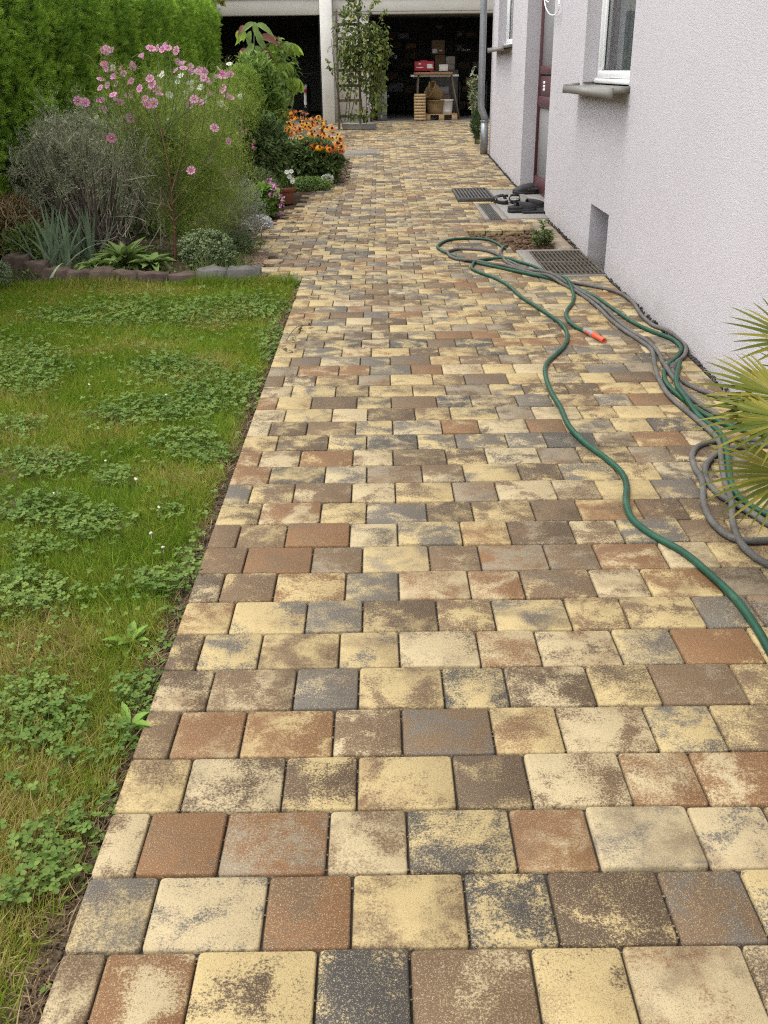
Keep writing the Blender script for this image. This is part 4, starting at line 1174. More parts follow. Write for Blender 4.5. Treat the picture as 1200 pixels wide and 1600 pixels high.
def patchness(X, Y):
    P = np.stack([X, Y, zg(Y)], 1); _, sx, sy = inframe(P)
    f = np.zeros(len(X))
    for (a, b, c, d) in PATCH:
        f = np.maximum(f, 1 - np.sqrt(((sx - a) / (c * 1.18)) ** 2 + ((sy - b) / (d * 1.15)) ** 2))
    return f, sx, sy
def edge_d(X): return -.548 - X
def lawn_cond(X, Y):
    ok = inframe(np.stack([X, Y, zg(Y)], 1), 90)[0]
    dens = np.clip(2.1 / (Y + .4), .38, 1.0)
    thin = vnoise(X, Y, 5.5, 3) * .6 + vnoise(X, Y, 14, 4) * .4
    e = np.clip((edge_d(X) + .012 - .05 * vnoise(X, Y, 6, 9)) / .05, 0.0, 1)
    return ok & (rng.random(len(X)) < dens * e * np.clip(.45 + thin * 1.1, 0, 1))
X, Y = poly_area(lawn_cond, 1000000, -3.3, -.545, .75, 6.86)
pf, _, _ = patchness(X, Y)
keep = rng.random(len(X)) > np.clip(pf * 1.2, 0, .38)
X, Y, pf = X[keep], Y[keep], pf[keep]
Xo, Yo = poly_area(lambda a, b: ~inframe(np.stack([a, b, zg(b)], 1), 90)[0], 26000, -4.2, -.58, -.5, 6.86)
X, Y = np.r_[X, Xo], np.r_[Y, Yo]
n_ = len(X)
lush = vnoise(X, Y, 1.6, 21) * .6 + vnoise(X, Y, 4.5, 22) * .4
hgt_ = rng.uniform(.028, .058, n_) * (.62 + .75 * lush) * (1 + .10 * np.clip(Y - 2, 0, 5) / 5)
tall = rng.random(n_) < .015; hgt_[tall] *= 1.7
D = rdir(n_, .95, .62)
wv = vnoise(X, Y, 3.0, 31) * 6.28
D[:, 0] += .35 * np.cos(wv); D[:, 1] += .35 * np.sin(wv)
mb = MB()
scatter(mb, BLADE, np.stack([X, Y, zg(Y) - .036], 1), D, rdir(n_, 0.3), hgt_, rng.uniform(.0014, .0030, n_) * (1 + .12 * np.clip(Y - 1.5, 0, 5)))

n_ = 5200; X = rng.uniform(-3.0, -.56, n_); Y = 6.825 - np.abs(rng.normal(size=n_)) * .04
scatter(mb, BLADE, np.stack([X, Y, zg(Y) - .036], 1), rdir(n_, 1.5, .5), rdir(n_, .3), rng.uniform(.05, .12, n_) * (.5 + vnoise(X, Y, 5, 77)), rng.uniform(.003, .0055, n_))
nm = NT('lawn_grass'); v = nm.pos()
f = nm.math('ADD', nm.math('MULTIPLY', nm.rnd(), .55), nm.math('MULTIPLY', nm.sstep(nm.noise(v, 1.7, 4, .6), .36, .66), .55))
nearf = nm.n('SeparateXYZ'); nm.l(v, nearf.inputs[0])
f = nm.math('ADD', f, nm.math('MULTIPLY', nm.sstep(nearf.outputs[1], 3.3, 1.2), .16))          # the lawn is drier at this end
col = nm.ramp(f, [(0, (.118, .205, .015)), (.42, (.165, .258, .023)), (.74, (.240, .285, .036)), (.94, (.34, .29, .078)), (1, (.42, .33, .14))])
nm.fin(col, .65, .12); tr = nm.n('BsdfTranslucent'); nm.l(col, tr.inputs['Color']); mx = nm.n('MixShader'); mx.inputs[0].default_value = .35
nm.l(nm.p.outputs[0], mx.inputs[1]); nm.l(tr.outputs[0], mx.inputs[2]); nm.l(mx.outputs[0], nm.out.inputs['Surface'])
mk('grass', mb, nm.m, kind='stuff', label='short green and straw yellow grass of the lawn')
# clover
X, Y = poly_area(lambda a, b: inframe(np.stack([a, b, zg(b)], 1), 40)[0] & (edge_d(a) > -.03), 170000, -3.0, -.51, .8, 6.8)
pf, sx, sy = patchness(X, Y)
prob = np.clip((pf + .25 * (vnoise(X, Y, 7, 41) - .5)) * 1.9, 0, 1) * np.clip(3.6 / (Y + .9), .5, 1.9)
k = rng.random(len(X)) < np.maximum(prob * .46, (.010 + .05 * np.clip(vnoise(X, Y, 2.2, 43) - .45, 0, 1)) * (edge_d(X) > .0))
X, Y = X[k], Y[k]; n_ = len(X)
zl = zg(Y) - .03 + rng.uniform(.014, .046, n_) * (1 - .4 * (edge_d(X) < .01))
A = rng.uniform(0, 6.28, n_); up_ = rdir(n_, 1.7, .5); sz = rng.uniform(.0078, .0138, n_) * (1 + .05 * np.clip(Y - 2, 0, 5))
mb = MB()
P = np.stack([X, Y, zl], 1)
e1 = unit(np.cross(up_, rdir(n_))); e2 = np.cross(up_, e1)
for q in range(3):
    a = A + q * 2.094
    d = e1 * np.cos(a)[:, None] + e2 * np.sin(a)[:, None] + up_ * .18
    scatter(mb, LEAFLET, P, d, up_, sz, sz * rng.uniform(.85, 1.05, n_))
st = P - np.c_[rng.normal(size=(n_, 2)) * .008, np.full(n_, .055)]
scatter(mb, NEEDLE, st, P - st, rdir(n_), np.linalg.norm(P - st, axis=1), .0022)
M_CLOVER = leafmat('clover_leaf', [(.034, .066, .012), (.054, .090, .018), (.076, .114, .025), (.110, .150, .034)], .5, .25, .3, patch=3.0, gain=1.8)
clover = mk('clover', mb, M_CLOVER, kind='stuff', label='patches of green clover growing through the lawn')
# white clover heads
def ball(n1=9, n2=5):
    V, F = [], []
    for j in range(n2):
        ph = .25 + (math.pi - .5) * j / (n2 - 1)
        for i in range(n1):
            q = 2 * math.pi * (i + .5 * (j % 2)) / n1; r = 1 + .16 * (i % 2)
            V.append((math.sin(ph) * math.cos(q) * r, math.sin(ph) * math.sin(q) * r, math.cos(ph)))
    k = np.arange(n1); k2 = (k + 1) % n1
    F = [np.concatenate([np.stack([k + n1 * j, k + n1 * (j + 1), k2 + n1 * (j + 1), k2 + n1 * j], 1) for j in range(n2 - 1)]), np.arange(n1)[None], (np.arange(n1)[::-1] + n1 * (n2 - 1))[None]]
    return np.array(V), F
hb = ball()
hm = MB().add(hb[0] * .0048 * (1 + .22 * np.random.default_rng(3).normal(size=(len(hb[0]), 1))), hb[1]); hm.tube([(0, 0, -.004), (.001, 0, -.015), (.003, .001, -.03)], .0006, 4)
me = mesh_from(np.concatenate(hm.V), hm.F, 'clover_flower'); me.materials.append(plain('clover_white', (.55, .50, .42), .7, .2, 300, .2))
for (px, py) in ((140, 601), (165, 720), (213, 749), (249, 793), (86, 772), (236, 833), (260, 617), (255, 855)):
    put('clover_flower', me, clover, G(px, py, .012), Matrix.Rotation(random.uniform(0, 6), 3, 'Z'), random.uniform(.8, 1.15) * (1 + .05 * max(0, G(px, py)[1] - 2)))
# soil strip with dry stalks and crumbs between lawn and pavers
mb = MB()
for k in range(3200):
    y = .85 + (random.random() ** 1.5) * 6; x = -.548 - abs(random.gauss(0, .018))
    s = random.choice([.002, .003, .004, .006])
    rock(mb, (x, y, float(zg(y)) - .029), (s * 1.3, s, s * .6), k)
mk('crumbs', mb, plain('earth_crumbs', (.085, .062, .042), .95, .55, 120, .1), kind='stuff', label='dark crumbs of soil along the lawn edge of the paving')
mb = MB(); n_ = 3200
yy = .85 + rng.random(n_) ** 1.4 * 5.8; xx = -.55 - np.abs(rng.normal(size=n_)) * .035
d = rdir(n_, .12, 1); 
scatter(mb, BLADE, np.stack([xx, yy, zg(yy) - .026], 1), d, rdir(n_, 1), rng.uniform(.02, .07, n_), rng.uniform(.0012, .0028, n_))
mk('dry_stalks', mb, leafmat('straw', [(.06, .04, .025), (.12, .08, .045), (.2, .15, .085)], .8, .1), kind='stuff', label='dry straw stalks lying along the lawn edge of the paving')
# broad-leaved weeds in the lawn
M_WEED = leafmat('weed_leaf', [(.06, .12, .02), (.10, .17, .03), (.14, .21, .045)], .45, .3)
def rosette(name, label, cat, base, n, L, W, up, mat, T=LEAF2, group=None, parts='leaf'):
    t = thing(name, label, cat, base, group)
    for k in range(n):
        q = 2.4 * k + random.uniform(-.3, .3); f = k / n; e = up[0] + (up[1] - up[0]) * f + random.uniform(-.12, .12)
        d = np.array([math.cos(q) * math.cos(e), math.sin(q) * math.cos(e), math.sin(e)]); l = L * random.uniform(.7, 1.1) * (1 - .25 * f)
        m = MB(); scatter(m, T, [np.asarray(base) + d * .008], [d], [[0, 0, 1.0] if e < 1.2 else [-math.cos(q), -math.sin(q), .3]], l, W * random.uniform(.8, 1.15)); mk(parts, m, mat, t, smooth=True)
    return t
rosette('plantain_weed', 'pale green broad leaved weed in the lawn near the paving edge', 'weed', G(205, 1010, -.03), 9, .085, .026, (.15, 1.1), M_WEED)
rosette('dandelion_weed', 'bright green broad leaved weed at the lowest lawn edge by clover', 'weed', G(203, 1140, -.03), 9, .075, .022, (.15, 1.0), M_WEED)
# wilted stalk lying on the paving by the lawn
wl = thing('wilted_stalk', 'wilted weed stalk lying across the paving edge near the stone border', 'weed', G(460, 515, .01))
mk('stem', MB().tube(catmull([G(447, 533, .004), G(455, 520, .03), G(464, 511, .035), G(474, 508, .018)], 5), .0022, 5).tube(catmull([G(455, 522, .024), G(460, 524, .03), G(463, 531, .012)], 5), .0016, 5), plain('dry_stem', (.12, .085, .05), .8, .2), wl)
for q, c, r in (((481, 509), (.07, .028, .02), .016), ((463, 533), (.11, .08, .05), .014), ((466, 514), (.07, .1, .05), .016), ((449, 548), (.10, .09, .06), .018), ((459, 527), (.07, .10, .05), .013)):
    m = MB(); scatter(m, LEAF2, [G(*q, .01)] * 2, rdir(2, .2), rdir(2, 1), r * 2.2, r * 1.3); mk('leaf', m, leafmat('dry_leaf', [c, tuple(np.array(c) * 1.5)], .8, .1), wl)

# ================================================================== stone border
M_RSTONE = plain('red_sandstone', (.085, .062, .050), .92, .5, 12, .15, bump=.9, bscale=50)
M_GSTONE = plain('grey_stone', (.105, .10, .092), .9, .4, 12, .15, bump=.9, bscale=50)
sb = thing('stone_border', 'low row of rough red and grey stones along the far lawn edge', 'border', (-1.6, 6.9, 0))
def rough_block(px0, px1, py0, py1, Y, dp, mat, seed, top=.0):
    a, b = PY(px0, py1, Y), PY(px1, py0, Y)
    r = np.random.default_rng(seed); z0, z1 = -.10, b[2] - .020
    nx, nz = 5, 3
    m = MB()
    xs = np.linspace(a[0] + .002, b[0] - .002, nx)
    def col_(x, e):
        j = lambda s: r.normal() * s
        return [(x + j(.003), Y + j(.006), z0), (x + j(.004), Y - .006 + j(.007), (z0 + z1) * .55), (x + j(.004), Y + .001 + j(.005), z1 - .006 + j(.004)), (x + j(.004), Y + .009 + j(.005), z1 + j(.005)), (x + j(.004), Y + dp * .6, z1 + .004 + j(.008)), (x + j(.003), Y + dp + j(.008), z1 - .008 + j(.006)), (x, Y + dp, z0)]
    m2 = loft([np.array(col_(x, 0)) for x in xs])
    o = mk('stone', m2, mat, sb); return o
for k, (a, b, t, mt) in enumerate(((67, 103, 417, M_RSTONE), (104, 138, 421, M_RSTONE), (139, 174, 420, M_RSTONE), (176, 212, 423, M_RSTONE), (213, 260, 423, M_RSTONE), (261, 306, 424, M_RSTONE), (307, 354, 417, M_GSTONE), (356, 405, 416, M_GSTONE))):
    rough_block(a, b, t + random.uniform(-1, 1), 443, 6.84 + random.uniform(-.01, .012), .16 if mt is M_GSTONE else .13, mt, k)
for k, (a, b, t, bt, Yk) in enumerate(((403, 440, 432, 441, 6.98), (436, 466, 433, 443, 6.9))):
    rough_block(a, b, t, bt, Yk, .14, M_RSTONE if k == 0 else M_GSTONE, 40 + k)
for k, (a, b, t, bt, Yk) in enumerate(((4, 36, 398, 416, 7.15), (38, 66, 408, 421, 7.1), (12, 60, 304, 318, 10.4))):
    rough_block(a, b, t, bt, Yk, .2, M_RSTONE, 60 + k)
# chippings in the bed beside the paving
mb = MB()
for k in range(3600):
    if k % 4: px, py = random.uniform(372, 432), random.uniform(384, 432)
    else: px, py = random.uniform(505, 552), random.uniform(248, 292)
    p = G(px, py, -.012); 
    xl = float(np.interp(p[1], XL[:, 0], XL[:, 1]))
    if p[0] > xl + .02: continue
    s = random.choice([.006, .008, .011, .015]); rock(mb, p + [0, 0, s * .3], (s, s * .8, s * .45), k)
mk('bark_chips', mb, plain('bark_chip', (.15, .105, .075), .95, .5, 45, .1), kind='stuff', label='brown bark chips on the bed beside the paving')

# ================================================================== hedge
HX, HY0, HY1, HZ = -2.98, 5.0, 20.6, 2.34
def hedge_surface(n):
    P = np.zeros((n, 3)); N = np.zeros((n, 3)); s = rng.random(n)
    y = HY0 + (HY1 - HY0) * rng.random(n) ** .85
    face, topf, end = s < .70, (s >= .70) & (s < .90), s >= .90
    z = rng.uniform(0, HZ, n)
    P[:, 0], P[:, 1], P[:, 2] = HX, y, z; N[:, 0] = 1
    P[topf, 0] = HX - rng.random(topf.sum()) ** 1.3 * .9; P[topf, 2] = HZ; N[topf] = (0.0, 0, 1)
    P[end, 0] = HX - rng.random(end.sum()) * .9; P[end, 1] = HY1; N[end] = (0, 1, 0)
    # rounded shoulder
    k = np.clip((P[:, 2] - (HZ - .30)) / .30, 0, 1)
    ff = face; P[ff, 0] -= .17 * k[ff] ** 2; N[ff, 2] = k[ff] * 1.2
    kt = topf & (P[:, 0] > HX - .25); P[kt, 2] -= .10 * ((P[kt, 0] - HX + .25) / .25) ** 2; P[kt, 0] -= .1
    bul = .16 * (vnoise(P[:, 1], P[:, 2], 2.1, 51) - .5) + .13 * (vnoise(P[:, 1] + P[:, 0], P[:, 2], 5.5, 52) - .5)
    N = unit(N); P += N * bul[:, None]
    P[:, 2] += zg(P[:, 1])
    return P, N
FROND = []
V, F = [], []
for (x0, y0, ang, l, w) in ((0, 0, 0, 1, .10), (0, .12, .8, .55, .085), (0, .18, -.8, .55, .085), (0, .34, .7, .5, .08), (0, .40, -.7, .5, .08), (0, .56, .6, .38, .075), (0, .60, -.6, .38, .075)):
    i = len(V); c_, s_ = math.cos(ang), math.sin(ang); dx, dy = s_, c_
    V += [(x0 - dy * w * .3, y0 + dx * w * .3, 0), (x0 + dx * l * .55 - dy * w * .5, y0 + dy * l * .55 + dx * w * .5, .03), (x0 + dx * l, y0 + dy * l, -.05), (x0 + dx * l * .55 + dy * w * .5, y0 + dy * l * .55 - dx * w * .5, .03)]
    F.append([i, i + 3, i + 2, i + 1])
FROND = (np.array(V, float), [np.array(F)])
hedge = thing('hedge', 'tall clipped bright green conifer hedge along the left side of the garden', 'hedge', (HX, 13, 0))
mb = MB()
ny, nz = 90, 14
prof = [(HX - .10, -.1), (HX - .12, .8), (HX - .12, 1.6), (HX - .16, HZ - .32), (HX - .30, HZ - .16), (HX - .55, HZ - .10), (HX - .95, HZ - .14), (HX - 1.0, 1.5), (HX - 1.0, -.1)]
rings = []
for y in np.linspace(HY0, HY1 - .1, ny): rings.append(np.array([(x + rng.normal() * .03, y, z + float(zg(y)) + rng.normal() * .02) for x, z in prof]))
mk('dark_core', loft(rings), plain('hedge_inside', (.020, .027, .010), .95, .5, 25, .05), hedge)  # added solid core, coloured dark, closes the view through the sprays
P, N = hedge_surface(56000)
n_ = len(P); P -= N * (rng.random(n_) ** 1.5 * .14)[:, None]
D = unit(N * .75 + np.array([0, 0, .55]) + rng.normal(size=(n_, 3)) * .5)
vis = inframe(P, 60)[0] | (rng.random(n_) < .35)
mb = MB()
scatter(mb, FROND, P[vis], D[vis], unit(rdir(n_, .4) + N * .3)[vis], rng.uniform(.055, .11, n_)[vis], rng.uniform(.055, .11, n_)[vis])
M_HEDGE = leafmat('conifer_spray', [(.028, .058, .008), (.070, .134, .014), (.128, .212, .022), (.225, .325, .040)], .5, .3, .25, patch=2.6, gain=1.85)
mk('foliage', mb, M_HEDGE, hedge, kind='stuff')

# ================================================================== plants of the bed
def ell(px, py, rx, ry, Y, ky=.9):
    s = 1 / ppm(Y); c = PY(px, py, Y)
    return c, np.array([rx * s, min(rx, ry) * s * ky, ry * s])
def ell_pts(c, r, n, shell=.55, low=-1.0, seed=None, lump=.35, ls=2.4):
    d = rng.normal(size=(int(n * 1.6), 3)); d = unit(d); d = d[d[:, 2] > low][:n]
    lum = 1 + lump * (vnoise(d[:, 0] * ls + 3, d[:, 2] * ls + d[:, 1] * 1.7, 1.0, 61 if seed is None else seed) - .55)
    q = shell + (1 - shell) * rng.random(len(d)) ** .5
    return c + d * r * (q * lum)[:, None], d
def leaves(parent, name, c, r, n, L, W, mat, T=LEAF, shell=.5, low=-.9, upw=.5, out=.8, jit=.6, lump=.35, ls=2.4, clear=True, seed=None, zmin=True):
    P, d = ell_pts(c, r, n, shell, low, seed, lump, ls)
    if zmin: P[:, 2] = np.maximum(P[:, 2], zg(P[:, 1]) + .01)
    D = unit(d * out + np.array([0, 0, upw]) + rng.normal(size=P.shape) * jit)
    m = MB(); k = len(P)
    scatter(m, T, P, D, unit(d * .5 + np.array([0, -.25, .8]) + rng.normal(size=P.shape) * .35), rng.uniform(*L, k), rng.uniform(*W, k))
    return mk(name, m, mat, parent, kind='stuff')
def stems(parent, name, base, tips, r, mat, bend=.25, n=5, spread=.03, kind='stuff'):
    m = MB()
    for t in tips:
        b = np.asarray(base) + np.array([random.gauss(0, spread), random.gauss(0, spread), 0])
        mid = b * .5 + np.asarray(t) * .5 + np.array([(b[0] - t[0]) * bend, (b[1] - t[1]) * bend, abs(t[2] - b[2]) * bend * .6])
        m.tube(catmull([b, mid, t], 4), np.linspace(r, r * .45, 9), n, cap=False)
    return mk(name, m, mat, parent, kind=kind)
M_STEMG = plain('green_stem', (.085, .105, .035), .7, .25, 20, .2)
M_STEMB = plain('brown_stem', (.095, .06, .04), .85, .3, 30, .2)
M_TWIG = plain('grey_twig', (.27, .235, .19), .85, .3, 30, .15)

def bush(name, label, cat, e, base, n, L, W, mat, T=LEAF, nst=18, stem=None, leafname='foliage', **k):
    c, r = e
    t = thing(name, label, cat, base)
    leaves(t, leafname, c, r, n, L, W, mat, T, **k)
    P, _ = ell_pts(c, r * .8, nst, .5, -.2)
    stems(t, 'stems', base, P, .006, stem or M_STEMG)
    return t
# filler behind: undergrowth at the foot of the hedge
for k, (px, py, rx, ry, Y, lab) in enumerate(((25, 270, 60, 85, 8.9, 'dark leafy shrub in front of the hedge at the left picture edge'), (150, 250, 80, 90, 9.8, 'dark shrub hidden behind the grey lavender'), (300, 210, 75, 95, 10.8, 'green shrub behind the pink cosmos flowers'), (235, 320, 80, 70, 9.2, 'low dark green shrub behind the cosmos stem'))):
    e = ell(px, py, rx, ry, Y)
    bush('shrub', lab, 'shrub', e, (e[0][0], Y, float(zg(Y))), 2600, (.03, .065), (.014, .03), leafmat('dark_shrub_leaf', [(.030, .052, .014), (.050, .080, .022), (.085, .12, .032)], .5, .25), LEAF, nst=14, lump=.5)

# lavender: old woody fan of grey stems with needle leaves
LB = G(160, 400, 0)
lav = thing('lavender_bush', 'sprawling old grey lavender with bare woody stems', 'shrub', LB)
m = MB(); m2 = MB(); tipsP, tipsD = [], []
for k in range(150):
    px = random.triangular(-5, 262, 95); py = 172 + 95 * ((px - 130) / 150) ** 2 * random.uniform(.4, 1.1) + random.random() ** 1.2 * 120
    Yk = random.uniform(7.4, 9.0); t = PY(px, py, Yk)
    b = LB + np.array([random.gauss(0, .10) + (t[0] - LB[0]) * .12, random.gauss(0, .12), .02])
    m1_ = b * .5 + t * .5 + np.array([(t[0] - b[0]) * .10, 0, -.20 * abs(t[0] - b[0]) + random.gauss(0, .05)])
    p = catmull([b, m1_, t * .8 + m1_ * .2 + rng.normal(size=3) * .02, t], 5)
    (m if k < 55 else m2).tube(p, np.linspace(.011 if k < 55 else .004, .002, len(p)), 5, cap=False)
    for j in range(2):
        q = p[random.randint(7, 13)]; tt = q + unit(t - q + rng.normal(size=3) * .12) * random.uniform(.10, .28)
        m2.tube([q, (q + tt) / 2 + rng.normal(size=3) * .012, tt], np.array([.0026, .002, .0012]), 4, cap=False)
        for u in np.linspace(.25, 1, 6): tipsP.append(q + (tt - q) * u); tipsD.append(tt - q)
    for u in range(8, 16): tipsP.append(p[min(u, 15)]); tipsD.append(t - m1_)
mk('woody_stem', m, plain('lavender_wood', (.105, .085, .068), .9, .35, 25, .15), lav, kind='stuff')
mk('twigs', m2, M_TWIG, lav, kind='stuff')
tp, td = np.repeat(np.array(tipsP), 7, 0), unit(np.repeat(np.array(tipsD), 7, 0))
tp = tp + rng.normal(size=tp.shape) * .018
m = MB(); scatter(m, LEAF, tp, td * .8 + rng.normal(size=tp.shape) * .5, rdir(len(tp), .5), rng.uniform(.02, .042, len(tp)), rng.uniform(.003, .0058, len(tp)))
mk('foliage', m, leafmat('lavender_leaf', [(.10, .115, .066), (.15, .165, .10), (.21, .22, .15)], .7, .2, .2, patch=4), lav, kind='stuff')
m = MB()
for k in range(60):        # bare bleached twigs low on the right
    p = PY(random.uniform(165, 262), random.uniform(265, 395), random.uniform(7.55, 8.0)); d = rdir(1, .8, .6)[0]
    q = p + d * random.uniform(.10, .24); m.tube(catmull([p, (p + q) / 2 + rng.normal(size=3) * .014, q], 3), np.linspace(.0034, .0012, 7), 5, cap=False)
mk('bare_twigs', m, plain('bleached_twig', (.30, .265, .215), .85, .25, 30, .15), lav, kind='stuff')

# iris: fans of sword leaves
M_IRIS = leafmat('iris_leaf', [(.070, .105, .062), (.100, .140, .085), (.145, .185, .115)], .5, .2, .35)
def swords(label, base, n, h, spread, Wd=.026, seed=0):
    t = thing('iris', label, 'plant', base, 'iris clumps behind the stone border')
    for k in range(n):
        b = np.asarray(base) + np.array([random.gauss(0, spread * .45), random.gauss(0, .05), -.01])
        a = random.gauss(0, .42); l = h * random.uniform(.6, 1.08)
        P = [b]; d = np.array([math.sin(a), random.gauss(-.08, .15), math.cos(a)]); d = unit(d)
        for s in range(5):
            P.append(P[-1] + d * l / 5); d = unit(d + np.array([math.sin(a) * .13, -.02, -.05 - .10 * abs(a)]))
        P = np.array(P); w = Wd * np.array([.9, 1, .95, .8, .5, .04]) * random.uniform(.7, 1.1) / 2
        side = unit(np.array([math.cos(a), random.gauss(0, .5), 0]))
        V = np.concatenate([P - side * w[:, None], P + np.array([0, -.003, 0]), P + side * w[:, None]]); i = np.arange(5)
        m = MB().add(V, np.concatenate([np.stack([i, i + 6, i + 7, i + 1], 1), np.stack([i + 6, i + 12, i + 13, i + 7], 1)]))
        mk('leaf', m, M_IRIS, t, smooth=True)
    return t
swords('clump of grey green sword leaves behind the leftmost red border stones', G(90, 421), 36, .50, .13)
swords('further clump of grey green sword leaves beside the lavender base', G(142, 408), 26, .46, .08)
# one limp iris leaf over the stones
t = thing('iris', 'limp pale sword leaf hanging over the leftmost border stone', 'plant', G(84, 430, .06), 'iris clumps behind the stone border')
p = [PY(98, 411, 6.86), PY(92, 415, 6.82), PY(85, 424, 6.79), PY(80, 434, 6.78)]; p = catmull(p, 3); w = np.linspace(.004, .013, len(p))[:, None] * np.array([1, 0, .25])
i = np.arange(len(p) - 1); mk('leaf', MB().add(np.concatenate([p - w, p + w]), np.stack([i, i + len(p), i + len(p) + 1, i + 1], 1)), leafmat('pale_iris', [(.17, .21, .13), (.2, .24, .15)], .5, .2), t)

# broad leaved rosettes
M_BROAD = leafmat('broad_leaf', [(.075, .125, .028), (.110, .165, .044), (.155, .205, .068)], .5, .25, .3, gain=1.25)
rosette('primrose_plant', 'bright green broad leaved rosette behind the border stones', 'plant', G(196, 417, .03), 44, .30, .066, (.25, 1.35), M_BROAD, BIGLEAF)
rosette('primrose_plant', 'smaller broad leaved rosette spilling right of the bright green one', 'plant', G(240, 416, .05), 22, .19, .065, (.2, 1.1), M_BROAD, BIGLEAF)
rosette('primrose_plant', 'flat light green leaves left of the bright green rosette', 'plant', G(150, 419, .06), 16, .2, .06, (.15, .95), M_BROAD, BIGLEAF)
# dry and green growth at the left edge
t = thing('withered_perennial', 'withered brown and green perennial at the left picture edge', 'plant', G(22, 390))
e = ell(22, 360, 46, 42, 7.8)
leaves(t, 'dry_leaves', e[0], e[1], 900, (.05, .12), (.006, .014), leafmat('withered_leaf', [(.13, .085, .045), (.22, .16, .09), (.30, .24, .15)], .85, .15), SWORD, upw=.7, lump=.6)
e = ell(45, 385, 38, 30, 7.5)
leaves(t, 'green_leaves', e[0], e[1], 500, (.04, .08), (.014, .026), leafmat('dull_leaf', [(.05, .075, .02), (.09, .12, .035)], .6, .25), LEAF, lump=.6)
bush('heath_cushion', 'small grey green cushion plant cut off at the left edge by the lawn', 'plant', ell(-4, 428, 24, 20, 6.75), G(0, 444), 900, (.014, .026), (.005, .009), leafmat('heath_leaf', [(.07, .095, .05), (.12, .15, .085)], .6, .2), nst=8)

# low weeds and grass between the bed plants
n_ = 5200; X = rng.uniform(-3.0, -.95, n_); Y = 6.98 + rng.random(n_) ** 1.3 * 1.5
k = vnoise(X, Y, 3.2, 91) > .42; X, Y = X[k], Y[k]; n_ = len(X)
m = MB(); scatter(m, BLADE, np.stack([X, Y, zg(Y) - .02], 1), rdir(n_, 1.0, .6), rdir(n_, .3), rng.uniform(.04, .15, n_), rng.uniform(.003, .006, n_))
n2 = 1500; X = rng.uniform(-3.0, -.95, n2); Y = 6.98 + rng.random(n2) * 1.6
scatter(m, LEAF, np.stack([X, Y, zg(Y) + rng.uniform(0, .05, n2)], 1), rdir(n2, .5), rdir(n2, 1.5), rng.uniform(.02, .05, n2), rng.uniform(.01, .024, n2))
mk('bed_weeds', m, leafmat('bed_weed', [(.05, .075, .02), (.085, .12, .032), (.14, .165, .055)], .6, .25, .2, gain=1.4), kind='stuff', label='low grass and weeds between the plants of the bed')

# cushion (grey green dome) behind the border
M_HEBE = leafmat('hebe_leaf', [(.085, .120, .052), (.125, .165, .076), (.180, .220, .112)], .6, .2, .3, gain=1.45)
e = ell(325, 394, 46, 33, 7.42)
hb_ = thing('dome_shrub', 'compact grey green dome of small upright leaves behind the grey border stones', 'shrub', G(325, 424))
P, d = ell_pts(e[0], e[1] * .95, 560, .80, -.8, lump=.28, ls=5); P[:, 2] = np.maximum(P[:, 2], .03)
m = MB()
for q in range(11):
    ph = q * 2.4
    dd = unit(d * .5 + np.array([0, -.05, .75]) + rng.normal(size=P.shape) * .25)
    a1 = unit(np.cross(dd, rdir(len(dd)))); 
    scatter(m, LEAF, P + dd * (q * .0035 - .01), dd * .55 + a1 * .75, dd, rng.uniform(.016, .026, len(P)), rng.uniform(.008, .012, len(P)))
mk('foliage', m, M_HEBE, hb_, kind='stuff'); stems(hb_, 'stems', G(325, 424), P[:30], .003, M_STEMG, kind='stuff')
# grey feathery bush behind it
M_ART = leafmat('silver_leaf', [(.125, .145, .110), (.175, .195, .150), (.25, .265, .215)], .75, .2, .2)
bush('silver_bush', 'loose silver grey bush between the dome shrub and the paving', 'shrub', ell(365, 328, 52, 48, 8.75), G(362, 374), 5200, (.018, .036), (.003, .006), M_ART, LEAF, nst=60, stem=M_TWIG, shell=.35, lump=.5)
bush('silver_carpet', 'whitish silver trailing plant at the paving edge below the geranium', 'plant', ell(404, 352, 24, 15, 9.3), G(402, 362), 1500, (.016, .03), (.006, .011), leafmat('white_felt_leaf', [(.24, .26, .22), (.36, .38, .33), (.46, .47, .42)], .85, .15), LEAF, nst=20, stem=M_TWIG, lump=.6)
bush('low_green_shrub', 'low dark green mound right of the dome shrub', 'shrub', ell(372, 380, 26, 18, 8.0), G(372, 393), 1300, (.014, .028), (.005, .010), leafmat('dark_mound_leaf', [(.06, .085, .04), (.10, .13, .065)], .6, .2), LEAF, nst=14)

